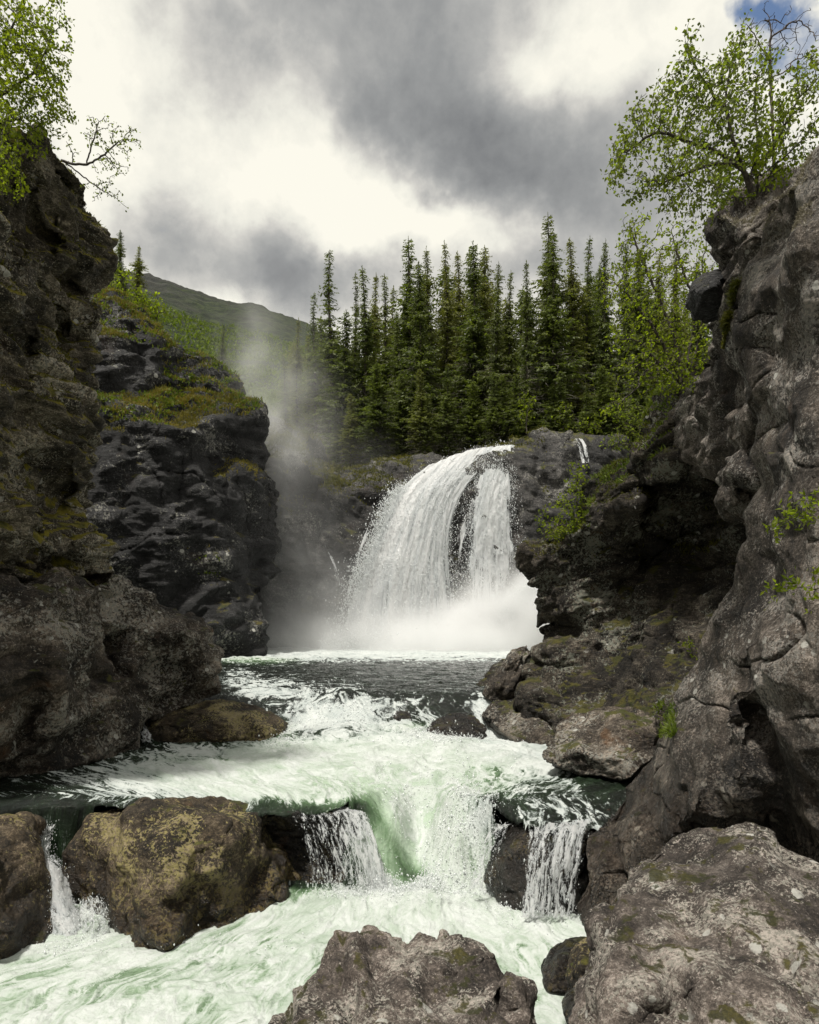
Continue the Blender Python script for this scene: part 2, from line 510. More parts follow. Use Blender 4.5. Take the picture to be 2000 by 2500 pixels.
# ------------------------------------------------------------------ the gorge walls and the boulders
M_left = rock_mat('left_wall_rock', dark=(.042, .036, .026), mid=(.19, .16, .112), light=(.42, .365, .28), sc=1.0, tilt=(.3, -.25, 0), strata=3.5,
                  lichen=.35, lich_scale=.9, spots=.2, moss=.95, moss_col=(.075, .075, .004), moss_col2=(.30, .25, .008), stain=.1, bump=.8)
M_out = rock_mat('left_outcrop_rock', dark=(.022, .018, .015), mid=(.125, .098, .074), light=(.31, .265, .215), sc=.8, strata=1.6, tilt=(.5, -.3, 0),
                 lichen=.55, lichen_col=(.34, .33, .29), lich_scale=1.0, spots=.42, moss=.38, stain=.45, wet_z=-3.9, wet_h=1.2, bump=.85)
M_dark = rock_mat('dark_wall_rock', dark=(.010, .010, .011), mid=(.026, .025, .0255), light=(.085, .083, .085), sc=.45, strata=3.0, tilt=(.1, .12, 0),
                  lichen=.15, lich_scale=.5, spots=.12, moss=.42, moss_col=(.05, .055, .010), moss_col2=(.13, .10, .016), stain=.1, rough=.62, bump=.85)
M_fall = rock_mat('fall_wall_rock', dark=(.018, .017, .016), mid=(.060, .056, .052), light=(.15, .14, .13), sc=.4, strata=2.0, tilt=(.5, .3, 0),
                  lichen=.15, lich_scale=.5, spots=0, moss=.50, moss_col=(.05, .06, .010), moss_col2=(.12, .10, .015), stain=.1, rough=.55, bump=.75)
M_right = rock_mat('right_wall_rock', dark=(.032, .027, .024), mid=(.140, .113, .090), light=(.31, .27, .235), sc=1.2, strata=.5, tilt=(.3, .25, 0),
                   lichen=.60, lichen_col=(.27, .255, .23), lich_scale=2.2, spots=.38, spot_sc=.7, moss=.22, stain=.25, stain_col=(.10, .05, .02), wet_z=-4.2, wet_h=1.5, bump=.85)
M_slab = rock_mat('bare_slab_rock', dark=(.030, .025, .022), mid=(.140, .113, .090), light=(.31, .27, .235), sc=1.2, strata=.5, tilt=(.3, .25, 0),
                   lichen=.60, lichen_col=(.27, .255, .23), lich_scale=2.2, spots=.42, spot_sc=.7, moss=.30, stain=.35, stain_col=(.10, .05, .02), wet_z=-2.9, wet_h=2.4, rough=.75, bump=.85)
M_cave = rock_mat('cave_wall_rock', dark=(.018, .015, .012), mid=(.066, .051, .036), light=(.19, .165, .13), sc=.8, strata=3.0, tilt=(.2, .5, 0),
                  lichen=.4, lichen_col=(.26, .27, .22), lich_scale=.9, spots=.22, moss=.58, moss_col=(.035, .040, .006), moss_col2=(.10, .085, .010), stain=.3, wet_z=-3.4, wet_h=1.0, bump=.9)
M_yel = rock_mat('lichen_boulder_rock', dark=(.020, .014, .008), mid=(.085, .060, .034), light=(.21, .165, .11), sc=1.1, strata=1.4, tilt=(.1, .2, 0),
                 lichen=.50, lichen_col=(.33, .28, .11), lich_scale=1.4, spots=.0, moss=.26, stain=.35, stain_col=(.12, .06, .015), wet_z=-4.75, wet_h=.9, bump=.75, rough=.7)
M_near = rock_mat('near_boulder_rock', dark=(.062, .050, .043), mid=(.215, .176, .150), light=(.39, .34, .30), sc=1.8, strata=1.0, tilt=(.2, .2, 0),
                  lichen=.58, lichen_col=(.36, .34, .29), lich_scale=2.8, spots=.42, spot_sc=.5, moss=.30, moss_col=(.030, .032, .006), moss_col2=(.075, .065, .010), stain=.12, wet_z=-4.75, wet_h=.5, bump=.85)
M_wet = rock_mat('wet_rock', dark=(.014, .012, .010), mid=(.050, .042, .035), light=(.14, .125, .11), sc=1.3, strata=1.6,
                 lichen=.3, lichen_col=(.22, .19, .09), lich_scale=1.6, spots=.1, moss=.3, stain=.35, wet_z=-3.2, wet_h=.3, rough=.7, bump=.75)

# left cliff, the near wall with the overhanging nose
rock('cliff', [(-1000, -60, 11.5), (20, 285, 13), (93, 322, 14), (145, 355, 15), (176, 398, 15.6), (214, 462, 16.2), (238, 530, 16.6), (250, 585, 16.8), (271, 632, 17),
               (262, 656, 17), (232, 676, 17.2), (216, 694, 17.6), (249, 750, 17.2), (232, 794, 17.4), (222, 815, 17.8), (232, 870, 17.8), (234, 930, 18), (240, 1012, 18),
               (246, 1070, 18.2), (230, 1132, 18.2), (226, 1208, 18.2), (222, 1264, 18.4), (255, 1310, 18.6), (277, 1366, 18.9), (300, 1480, 20), (300, 1640, 20.5), (120, 1900, 18.5), (-1000, 2080, 11.5)],
     [(60, 360, 13.4), (110, 420, 14.2), (150, 520, 14.9), (120, 560, 15.3), (190, 560, 15.4), (215, 630, 15.8), (130, 640, 14.9), (175, 680, 17.0), (95, 600, 14.6), (60, 520, 14.2), (40, 640, 13.7),
      (120, 720, 15.6), (180, 745, 16.2), (205, 770, 16.1), (150, 800, 16.6), (90, 760, 14.5), (50, 830, 14.8), (110, 850, 15.0), (120, 905, 15.0), (60, 950, 14.2), (180, 900, 16.4), (200, 1000, 16.5), (130, 980, 15.0),
      (100, 1080, 15.4), (180, 1100, 16.8), (60, 1150, 15.4), (150, 1200, 17.4), (200, 1180, 17.4), (60, 1260, 14.9), (140, 1300, 16.4), (210, 1330, 17.2), (100, 1400, 16.8), (-80, 700, 11.8), (-80, 1000, 12.4), (-80, 1300, 12.8),
      (220, 1500, 19), (60, 1600, 17)],
     9, .036, M_left, 'tall mossy gorge wall with overhanging nose on the left side', 'cliff', size=1.0, kind='structure',
     off=(-4.5, 6, 0), strat=(-.30, .15, 1.0), sstr=2.6, a_fac=0.32, a_fac2=0.17, a_fine=0.04, a_str=0.04, a_big=0.04, a_led=0.14, led=0.42, a_crk=0.2, smooth=1, bias=0.24, seed=1.0, key='A')
# rounded outcrop at its foot
rock('outcrop', [(-620, 1440, 11.5), (20, 1398, 15), (80, 1386, 16), (133, 1384, 16.4), (190, 1404, 17), (256, 1420, 17.8), (278, 1393, 19.2), (306, 1406, 19.6), (332, 1437, 20), (367, 1466, 20.2), (423, 1484, 20.4),
                 (474, 1505, 20.6), (511, 1535, 20.7), (534, 1578, 20.9), (541, 1637, 21), (532, 1688, 21), (512, 1708, 20.9), (459, 1722, 19.8), (400, 1745, 19.4), (357, 1760, 18.4), (336, 1800, 17.9), (326, 1840, 17.6), (255, 1868, 16.4),
                 (194, 1890, 15.7), (138, 1915, 15.3), (-620, 2120, 10.8)],
     [(60, 1470, 14.2), (135, 1440, 14.9), (200, 1470, 15.9), (240, 1520, 16.9), (262, 1560, 18.6), (268, 1640, 18.4), (215, 1600, 16.1), (135, 1560, 14.1), (150, 1680, 14.3), (120, 1640, 13.9), (60, 1600, 13.7), (20, 1640, 13.2),
      (118, 1780, 14.4), (75, 1760, 14.6), (50, 1850, 14.3), (130, 1850, 14.9), (220, 1700, 16.0), (285, 1690, 16.9), (300, 1760, 17.0), (220, 1800, 15.9), (290, 1470, 18.6), (330, 1530, 18.7), (390, 1560, 18.9), (370, 1620, 19.2), (440, 1540, 18.9),
      (490, 1570, 19.3), (505, 1630, 19.5), (440, 1630, 20.0), (400, 1690, 19.4), (460, 1690, 20.0), (330, 1650, 18.0), (345, 1710, 18.0), (-60, 1650, 12.4)],
     5, .035, M_out, 'rounded lichen spotted outcrop at the water under the left gorge wall', 'outcrop', size=1.0, off=(-2.5, 5, -.3), strat=(-.4, .2, 1), sstr=1.4,
     a_fac=0.2, a_fac2=0.13, a_fine=0.028, a_str=.03, a_big=0.1, smooth=1, a_led=0.03, a_crk=0.14, bias=0.1, seed=2.0, key='N')
# dark wall further back, two steps with grass ledges
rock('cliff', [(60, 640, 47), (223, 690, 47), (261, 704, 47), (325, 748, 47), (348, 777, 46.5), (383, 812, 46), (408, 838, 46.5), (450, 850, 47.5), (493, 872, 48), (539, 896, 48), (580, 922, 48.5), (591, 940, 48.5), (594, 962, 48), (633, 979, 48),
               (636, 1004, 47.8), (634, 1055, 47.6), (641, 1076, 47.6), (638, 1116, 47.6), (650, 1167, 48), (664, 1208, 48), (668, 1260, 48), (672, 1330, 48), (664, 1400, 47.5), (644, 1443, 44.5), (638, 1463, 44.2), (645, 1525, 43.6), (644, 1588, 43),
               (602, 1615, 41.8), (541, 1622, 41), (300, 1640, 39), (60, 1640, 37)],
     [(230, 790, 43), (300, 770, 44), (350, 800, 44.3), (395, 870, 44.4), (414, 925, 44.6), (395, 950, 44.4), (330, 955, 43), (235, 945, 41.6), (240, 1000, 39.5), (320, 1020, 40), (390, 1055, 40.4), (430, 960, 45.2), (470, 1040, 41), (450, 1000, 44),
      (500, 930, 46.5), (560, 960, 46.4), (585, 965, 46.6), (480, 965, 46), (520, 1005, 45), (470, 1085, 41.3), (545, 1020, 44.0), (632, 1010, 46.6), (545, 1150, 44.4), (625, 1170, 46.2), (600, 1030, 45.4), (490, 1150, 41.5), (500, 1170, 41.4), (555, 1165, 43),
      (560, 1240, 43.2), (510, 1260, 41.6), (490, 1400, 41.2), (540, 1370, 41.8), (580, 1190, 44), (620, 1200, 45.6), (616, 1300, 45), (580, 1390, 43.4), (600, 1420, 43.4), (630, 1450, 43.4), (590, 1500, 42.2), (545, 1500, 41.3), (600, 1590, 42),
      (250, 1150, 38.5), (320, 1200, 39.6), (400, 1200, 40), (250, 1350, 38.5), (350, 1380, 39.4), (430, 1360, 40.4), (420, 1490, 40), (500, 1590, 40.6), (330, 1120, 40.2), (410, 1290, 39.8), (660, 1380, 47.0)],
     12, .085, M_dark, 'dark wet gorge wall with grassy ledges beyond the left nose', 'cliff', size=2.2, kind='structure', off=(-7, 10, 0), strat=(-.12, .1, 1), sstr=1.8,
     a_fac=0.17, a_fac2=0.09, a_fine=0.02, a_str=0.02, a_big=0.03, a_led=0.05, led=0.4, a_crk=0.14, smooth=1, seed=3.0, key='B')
# wall that carries the fall
rock('cliff', [(560, 1015, 60), (640, 1018, 60), (700, 1045, 60), (756, 1070, 60), (752, 1118, 60), (810, 1150, 60), (880, 1140, 60), (930, 1128, 60), (1000, 1118, 60), (1060, 1118, 60), (1120, 1106, 60), (1180, 1092, 60), (1240, 1080, 60), (1290, 1074, 60), (1330, 1058, 60), (1400, 1062, 60),
               (1462, 1060, 60), (1560, 1070, 60), (1660, 1200, 58), (1700, 1500, 57), (1640, 1600, 55), (1200, 1605, 54), (900, 1605, 54), (560, 1605, 52)],
     [(650, 1108, 53.5), (740, 1118, 54.5), (748, 1180, 54.6), (690, 1170, 53.6), (660, 1250, 53.6), (720, 1280, 54), (757, 1190, 56), (800, 1186, 56.5), (800, 1210, 55.4), (780, 1300, 55.6), (830, 1270, 55.4), (880, 1170, 57), (900, 1200, 56), (960, 1152, 57.2), (960, 1220, 55.6), (920, 1260, 55),
      (860, 1290, 55.2), (800, 1330, 54.8), (880, 1360, 54.2), (840, 1440, 54.4), (770, 1420, 55), (800, 1540, 54), (690, 1440, 54.5), (640, 1500, 53), (1020, 1150, 57.4), (1060, 1180, 56), (1000, 1250, 54.8), (940, 1400, 53.8), (1120, 1120, 58), (1150, 1160, 56), (1130, 1250, 55), (1110, 1400, 54.4), (1100, 1560, 53.6),
      (1200, 1105, 58), (1230, 1140, 56.2), (1240, 1250, 55), (1250, 1400, 54.4), (1250, 1090, 58.4), (1290, 1110, 56), (1330, 1080, 56.6), (1300, 1180, 54.8), (1370, 1110, 56), (1420, 1080, 57.4), (1470, 1085, 57.4), (1350, 1220, 54.8), (1280, 1290, 54), (1340, 1300, 54), (1450, 1200, 55.5), (1400, 1400, 53.8), (1280, 1480, 54), (1000, 1580, 53.2)],
     14, .11, M_fall, 'wet rock wall behind the big waterfall at the head of the gorge', 'cliff', size=2.4, kind='structure', off=(0, 14, 0), strat=(.5, .1, .9), sstr=1.6,
     a_fac=0.22, a_fac2=0.11, a_fine=0.02, a_str=.04, a_big=.06, a_led=0.05, a_crk=0.12, smooth=1, seed=4.0, key='C')
# right middle cliff with the cave
rock('cliff', [(1271, 1336, 22.5), (1300, 1328, 22.3), (1330, 1318, 22), (1380, 1290, 21.6), (1415, 1240, 21.2), (1425, 1200, 21), (1440, 1165, 20.8), (1465, 1135, 20.6), (1527, 1112, 20), (1557, 1084, 19.6), (1600, 1025, 19), (1644, 971, 18.4), (1675, 926, 18), (1745, 890, 17.4), (1800, 870, 17),
               (2050, 900, 16), (2200, 1400, 14), (2050, 1900, 13), (1600, 1960, 13.6), (1545, 1930, 14.4), (1500, 1880, 16), (1420, 1815, 17.6), (1390, 1800, 18.4), (1330, 1805, 19), (1296, 1772, 19.8), (1284, 1710, 20.6), (1290, 1665, 21.4), (1300, 1610, 22.2), (1330, 1575, 22.5), (1346, 1548, 22.6), (1348, 1520, 22.8), (1322, 1500, 22.8), (1316, 1450, 22.8), (1284, 1412, 22.8), (1262, 1366, 22.8)],
     [(1310, 1360, 21.4), (1400, 1310, 20.4), (1350, 1430, 21.6), (1420, 1380, 20.8), (1440, 1240, 19.6), (1490, 1180, 19.3), (1480, 1250, 19.2), (1540, 1150, 18.6), (1600, 1080, 17.6), (1560, 1230, 18.2), (1640, 1030, 17), (1650, 1120, 17), (1560, 1290, 19.4), (1510, 1330, 20.4), (1500, 1300, 19.7),
      (1600, 1210, 19.0), (1660, 1160, 18.6), (1620, 1330, 20.8), (1700, 1300, 20.2), (1760, 1200, 19), (1560, 1420, 20.5), (1660, 1430, 19.6), (1750, 1420, 18.3), (1470, 1420, 20.4), (1400, 1480, 20.7), (1480, 1500, 20.2), (1540, 1480, 19.8), (1600, 1520, 18.9), (1560, 1560, 19.2), (1500, 1600, 19.4),
      (1420, 1560, 20.6), (1350, 1590, 20.8), (1400, 1660, 19.8), (1345, 1640, 20.8), (1320, 1700, 20), (1370, 1720, 19.2), (1420, 1640, 19.8), (1400, 1750, 18.5), (1470, 1650, 18.8), (1560, 1640, 18.2), (1650, 1600, 17.6), (1500, 1720, 17.6), (1570, 1720, 16.8), (1640, 1700, 16), (1480, 1800, 16.6), (1560, 1800, 15.6), (1640, 1800, 14.6), (1700, 1640, 16)],
     7, .04, M_cave, 'mossy overhanging cliff with a dark cave right of the waterfall', 'cliff', size=1.2, kind='structure', off=(5, 5, 0), strat=(-.45, .1, 1.0), sstr=2.2,
     a_fac=0.18, a_fac2=0.12, a_fine=0.035, a_str=0.04, a_big=0.04, a_led=0.14, led=0.4, a_crk=0.18, smooth=1, seed=5.0, key='E')
# hanging buttress beside the slab
rock('buttress', [(1738, 516, 12), (1748, 503, 12), (1790, 492, 12), (1835, 478, 11.6), (1904, 436, 11), (2060, 360, 10), (2100, 900, 10), (1960, 1250, 11), (1860, 1260, 12.2), (1800, 1240, 12.4), (1762, 1252, 12.6), (1770, 1190, 12.8), (1742, 1130, 14.2), (1712, 1130, 15.0), (1690, 1110, 15.8), (1664, 1122, 16.6),
                  (1652, 1060, 17.0), (1660, 990, 17.2), (1700, 935, 16.4), (1748, 885, 14.6), (1735, 812, 12.8), (1752, 750, 12.6), (1754, 655, 12.4), (1748, 608, 12.3)],
     [(1790, 540, 11.2), (1835, 520, 11.4), (1800, 640, 11.3), (1850, 600, 10.6), (1780, 740, 11.8), (1850, 760, 10.4), (1800, 860, 12.2), (1860, 880, 10.8), (1820, 800, 11), (1770, 900, 13.4), (1830, 920, 12.2), (1720, 980, 15.2), (1790, 1000, 12.6), (1700, 1040, 15.6), (1740, 1060, 14.0), (1790, 1150, 11.8), (1830, 1060, 11.6), (1850, 1000, 11.4), (1790, 1215, 12)],
     4, .028, M_right, 'dark hanging buttress with pillars beside the bare right slab', 'cliff', size=.8, kind='structure', off=(3, 4.5, .4), strat=(.1, .1, .2), sstr=1.5,
     a_fac=0.22, a_fac2=0.14, a_fine=0.022, a_str=.03, a_big=0.02, a_led=0.11, led=0.5, a_crk=0.12, smooth=1, bias=0.08, seed=6.0, key='D2')
# big bare slab on the right
rock('cliff', [(2800, 60, 6.2), (2010, 375, 8), (1960, 405, 8.6), (1926, 440, 9), (1895, 505, 9.4), (1870, 580, 9.6), (1835, 660, 9.8), (1812, 720, 10), (1790, 800, 10.2), (1782, 880, 10.6), (1806, 935, 10.4), (1850, 985, 10), (1878, 1014, 9.8), (1864, 1106, 9.8), (1862, 1208, 9.8), (1857, 1285, 9.8), (1827, 1371, 10), (1792, 1463, 10.3),
               (1751, 1535, 10.6), (1720, 1586, 10.8), (1690, 1657, 11), (1659, 1728, 11.2), (1622, 1800, 11.4), (1560, 1880, 11.6), (1510, 1915, 11.8), (1496, 1971, 11.8), (1484, 1990, 11.6), (1440, 2040, 11), (1424, 2110, 10.6), (1404, 2215, 10.4), (1429, 2260, 10), (1520, 2340, 9), (2800, 2600, 5.6)],
     [(1960, 480, 8.2), (1925, 560, 8.6), (1980, 600, 7.9), (1900, 650, 8.8), (1850, 760, 9.2), (1820, 850, 9.8), (1900, 770, 8.9), (1860, 880, 9.2), (1895, 850, 9.2), (1905, 960, 9.1), (1940, 800, 8.3), (1980, 900, 7.9), (1930, 1060, 8.4), (1990, 1100, 7.7), (1920, 1200, 8.5), (1990, 1250, 7.7), (1900, 1320, 8.8), (1960, 1400, 8.0),
      (1850, 1450, 9.2), (1800, 1540, 9.7), (1790, 1600, 9.2), (1760, 1650, 9.6), (1780, 1700, 8.9), (1850, 1560, 8.5), (1850, 1680, 8.5), (1900, 1640, 8.2), (1980, 1560, 7.6), (1800, 1790, 8.8), (1795, 1900, 8.7), (1850, 1770, 8.9), (1930, 1790, 8.1), (1900, 1900, 8.5), (1980, 1850, 7.9), (1720, 1780, 9.6), (1650, 1880, 10), (1720, 1900, 9.2), (1680, 1980, 9.1), (1590, 1960, 10.6), (1550, 2020, 10.3),
      (1620, 2060, 9.7), (1780, 2010, 8.95), (1900, 2040, 8.9), (1520, 2080, 10.3), (1480, 2090, 10.3), (1460, 2160, 10.0), (1540, 2160, 10.0), (1700, 2200, 9.6), (1900, 2200, 9.2)],
     4, .024, M_slab, 'bare grey rock slab rising to the top right corner', 'cliff', size=.9, kind='structure', off=(3.5, 3.5, -.2), strat=(.7, .2, .5), sstr=.8,
     a_fac=0.16, a_fac2=0.09, a_fine=0.016, a_str=.02, a_big=0.02, smooth=2, a_led=0.018, led=0.6, a_crk=0.12, seed=7.0, key='D')

# ---- loose boulders
rock('boulder', [(1510, 2160, 6.6), (1533, 2122, 6.8), (1575, 2085, 7), (1612, 2062, 7.1), (1696, 2050, 7.2), (1760, 2048, 7.2), (1812, 2036, 7.2), (1868, 2036, 7.1), (1893, 2074, 6.9), (1950, 2095, 6.7), (2060, 2125, 6.4), (2700, 2250, 5.2), (2500, 2900, 3.6), (1415, 2700, 4.7), (1418, 2500, 5.1), (1426, 2406, 5.4), (1458, 2313, 5.8), (1443, 2288, 6), (1434, 2266, 6.1), (1442, 2230, 6.2), (1494, 2202, 6.4)],
     [(1530, 2165, 6.25), (1640, 2130, 6.35), (1640, 2180, 6.0), (1740, 2100, 6.4), (1860, 2080, 6.5), (1530, 2230, 5.75), (1480, 2270, 5.7), (1640, 2250, 5.55), (1780, 2200, 5.75), (1920, 2180, 5.75), (1500, 2330, 5.25), (1620, 2350, 5.05), (1760, 2320, 5.1), (1900, 2300, 5.1), (1480, 2420, 4.95), (1540, 2440, 4.7), (1592, 2430, 4.65), (1600, 2480, 4.95), (1650, 2460, 4.75), (1760, 2440, 4.6), (1900, 2440, 4.5), (1970, 2360, 4.7), (1700, 2560, 4.3), (1500, 2560, 4.5)],
     2.6, .0135, M_near, 'big pale lichened boulder filling the bottom right corner', 'boulder', size=.6, off=(.6, 1.6, -1.2), strat=(.1, .3, 1), sstr=1.3,
     a_fac=0.09, a_fac2=0.11, a_fine=0.018, a_str=.012, a_big=0.02, smooth=1, a_led=0.03, a_crk=0.07, seed=8.0, key='F')
rock('boulder', [(600, 2700, 4.6), (652, 2500, 5.2), (736, 2423, 5.5), (794, 2359, 5.8), (858, 2301, 6.0), (904, 2276, 6.1), (951, 2277, 6.1), (985, 2290, 6.1), (1020, 2298, 6.15), (1061, 2294, 6.1), (1087, 2281, 6.1), (1127, 2305, 6), (1174, 2336, 5.9), (1209, 2377, 5.8), (1222, 2412, 5.7), (1272, 2400, 5.7), (1290, 2423, 5.6), (1313, 2487, 5.4), (1330, 2700, 4.7)],
     [(930, 2310, 5.75), (1000, 2330, 5.75), (1080, 2310, 5.85), (880, 2360, 5.4), (960, 2390, 5.3), (1060, 2380, 5.45), (1140, 2380, 5.5), (1190, 2410, 5.55), (800, 2440, 5.15), (900, 2470, 4.9), (1020, 2480, 4.95), (1120, 2470, 5.1), (1200, 2470, 5.25), (1240, 2440, 5.3), (1280, 2480, 5.2), (960, 2580, 4.5), (760, 2540, 4.75), (1150, 2580, 4.6)],
     1.8, .012, M_near, 'pointed grey boulder with white lichen at the bottom centre', 'boulder', size=.5, off=(0, 1.3, -1.4), strat=(.6, .2, 1), sstr=1.8,
     a_fac=0.1, a_fac2=0.15, a_fine=0.022, a_str=.03, a_big=0.04, a_led=0.09, led=0.26, a_crk=0.09, smooth=1, seed=9.0, key='G')
rock('boulder', [(200, 2003, 12.3), (232, 1983, 12.5), (325, 1957, 12.7), (348, 1942, 12.8), (406, 1940, 12.8), (481, 1944, 12.8), (580, 1960, 12.9), (640, 1975, 13), (640, 2010, 13), (636, 2075, 12.6), (661, 2104, 12.2), (694, 2168, 11.9), (700, 2214, 11.7), (655, 2255, 11.5), (600, 2300, 11.3), (470, 2350, 10.4), (417, 2380, 10.1), (350, 2360, 10.2), (250, 2330, 10.8), (225, 2260, 11.4), (176, 2197, 11.7), (170, 2122, 12), (188, 2041, 12.2)],
     [(260, 2010, 11.8), (350, 1965, 12), (360, 2000, 11.3), (430, 1985, 11.6), (520, 1990, 11.7), (600, 2010, 12), (610, 2080, 11.7), (560, 2060, 11.2), (480, 2070, 10.8), (400, 2080, 10.7), (300, 2080, 11.1), (240, 2100, 11.5), (250, 2180, 11.2), (330, 2180, 10.7), (360, 2240, 10.4), (420, 2180, 10.35), (410, 2300, 10.0), (370, 2310, 10.2), (462, 2200, 10.8), (462, 2290, 10.6), (520, 2180, 10.8), (600, 2170, 11.4), (630, 2190, 11.4), (670, 2180, 11.4), (640, 2230, 11.3), (540, 2260, 10.9), (280, 2260, 10.9)],
     2.2, .022, M_yel, 'large brown boulder with yellow lichen standing in the left whitewater', 'boulder', size=.7, off=(.1, 1.6, -.5), strat=(.2, .1, 1), sstr=1.2,
     a_fac=0.16, a_fac2=0.1, a_fine=0.016, a_str=.02, a_big=0.08, smooth=1, a_led=0.018, a_crk=0.08, seed=10.0, key='H')
rock('boulder', [(-560, 1990, 9.6), (0, 2014, 11), (58, 2004, 11.6), (104, 2012, 11.9), (92, 2058, 11.8), (88, 2104, 11.6), (98, 2180, 11.2), (107, 2238, 10.9), (99, 2310, 10.4), (0, 2375, 9.7), (-560, 2520, 8)],
     [(40, 2050, 10.9), (-20, 2080, 10.2), (60, 2120, 10.7), (70, 2220, 10.3), (10, 2200, 9.8), (40, 2300, 9.8), (-60, 2260, 9.4)],
     2.5, .022, M_yel, 'yellow lichened boulder cut by the left edge of the picture', 'boulder', size=.7, off=(-.6, 1.6, -.5), strat=(.1, .1, 1), sstr=1.2, a_fac=0.16, a_fac2=0.08, a_fine=0.016, a_big=0.08, smooth=3, a_led=0.018, a_crk=0.08, seed=11.0, key='I')
rock('rock', [(20, 1996, 12.4), (60, 1984, 12.9), (110, 1992, 13), (124, 2012, 12.8), (100, 2030, 12.4), (20, 2030, 12)], [(70, 2003, 12.3)],
     .8, .022, M_wet, 'small flat purple grey rock at the brink above the left boulder', 'rock', size=.4, off=(0, .6, -.3), a_fac=.06, a_fac2=.03, smooth=3, seed=12.0)
rock('rock', [(618, 1972, 13.2), (700, 1962, 13.5), (780, 1960, 13.6), (860, 1964, 13.6), (884, 1990, 13.4), (892, 2060, 13.1), (880, 2120, 12.9), (800, 2180, 12.8), (690, 2170, 12.8), (640, 2110, 13), (632, 2040, 13.1)],
     [(700, 1985, 12.7), (780, 1985, 12.75), (850, 1988, 12.8), (640, 2000, 12.9), (720, 2025, 12.95), (690, 2080, 13.1), (760, 2080, 13.0), (830, 2060, 12.9), (760, 2140, 13.0)],
     1.6, .022, M_wet, 'dark dripping ledge under the water curtain right of the brown boulder', 'rock', size=.5, off=(0, 1.2, -.4), strat=(.05, .1, 1), sstr=2, a_fac=.06, a_fac2=.04, a_fine=.015, a_str=.03, smooth=3, seed=13.0, key='K')
rock('rock', [(1184, 2150, 11.9), (1192, 2110, 12), (1214, 2070, 12), (1252, 2010, 12.2), (1300, 1990, 12.3), (1348, 1986, 12.4), (1446, 1992, 12.2), (1490, 1975, 12.2), (1500, 2060, 11.6), (1450, 2200, 11), (1420, 2300, 10.4), (1280, 2270, 10.6), (1230, 2210, 11.2)],
     [(1300, 2026, 11.6), (1360, 2026, 11.5), (1440, 2030, 11.3), (1255, 2070, 11.4), (1320, 2060, 11.1), (1400, 2060, 11), (1230, 2130, 11.3), (1290, 2140, 10.9), (1350, 2150, 10.8), (1400, 2160, 10.7)],
     1.6, .020, M_wet, 'black wet rock splitting the water right of the chute', 'rock', size=.5, off=(.1, 1.1, -.4), strat=(-.4, .2, 1), sstr=1.6, a_fac=.09, a_fac2=.05, a_fine=.02, a_str=.02, smooth=3, seed=14.0, key='L')
rock('rock', [(340, 1756, 19.4), (360, 1746, 19.6), (435, 1724, 19.9), (522, 1709, 20.1), (591, 1718, 20.1), (638, 1732, 20), (672, 1752, 19.9), (692, 1768, 19.6), (690, 1800, 19.2), (660, 1830, 18.8), (609, 1838, 18.6), (522, 1834, 18.5), (440, 1834, 18.5), (376, 1830, 18.6), (350, 1790, 19)],
     [(380, 1765, 18.9), (450, 1745, 19), (530, 1728, 19.2), (546, 1760, 18.5), (535, 1800, 18.3), (600, 1740, 19.2), (620, 1770, 18.7), (660, 1780, 18.9), (450, 1790, 18.3), (590, 1800, 18.3), (400, 1800, 18.4)],
     1.6, .03, M_yel, 'low slab of brown rock lying across the stream above the first step', 'rock', size=.8, off=(0, 1.2, -.3), strat=(.1, .1, 1), sstr=1.6, a_fac=.09, a_fac2=.05, a_fine=.02, a_str=.03, smooth=3, seed=15.0, key='J')
rock('rock', [(1178, 1694, 22), (1196, 1660, 22.2), (1216, 1636, 22.4), (1240, 1606, 22.6), (1256, 1588, 22.8), (1286, 1574, 23), (1294, 1594, 23), (1294, 1630, 22.8), (1288, 1670, 22.4), (1264, 1710, 21.8), (1210, 1712, 21.6)],
     [(1215, 1675, 21.5), (1250, 1610, 22.0), (1268, 1640, 21.9), (1250, 1680, 21.5)],
     1.2, .03, M_out, 'leaning mossy block with ribbed side at the foot of the cave cliff', 'rock', size=.7, off=(.2, 1, -.2), strat=(-.8, .1, .6), sstr=3, a_fac=0.05, a_fac2=0.05, a_fine=.03, a_str=.06, seed=16.0)
rock('rock', [(1160, 1668, 25), (1185, 1642, 25.2), (1225, 1620, 25.5), (1300, 1585, 26), (1345, 1560, 26), (1340, 1640, 25), (1220, 1690, 24.6), (1165, 1685, 24.6)], [(1210, 1660, 24.4), (1290, 1620, 24.6)],
     1.5, .04, M_cave, 'dark rock behind the leaning mossy block', 'rock', size=.8, off=(.2, 1, -.2), a_fac=.1, a_fac2=.05, seed=17.0)
rock('rock', [(1325, 1850, 14.8), (1350, 1808, 15.4), (1378, 1774, 16), (1422, 1740, 16.4), (1480, 1728, 16.2), (1545, 1716, 15.6), (1605, 1756, 14.6), (1600, 1850, 13.6), (1540, 1900, 13.4), (1500, 1905, 13.8), (1423, 1885, 14.4), (1360, 1868, 14.6)],
     [(1390, 1830, 14.5), (1430, 1780, 15), (1500, 1770, 14.6), (1560, 1790, 14), (1460, 1850, 14.0), (1530, 1850, 13.6)],
     1.8, .026, M_out, 'brown lichen speckled rock where the slab meets the dark side pool', 'rock', size=.7, off=(.6, 1.2, -.3), strat=(-.4, .1, 1), sstr=1.4, a_fac=.12, a_fac2=.07, a_fine=.03, seed=18.0)
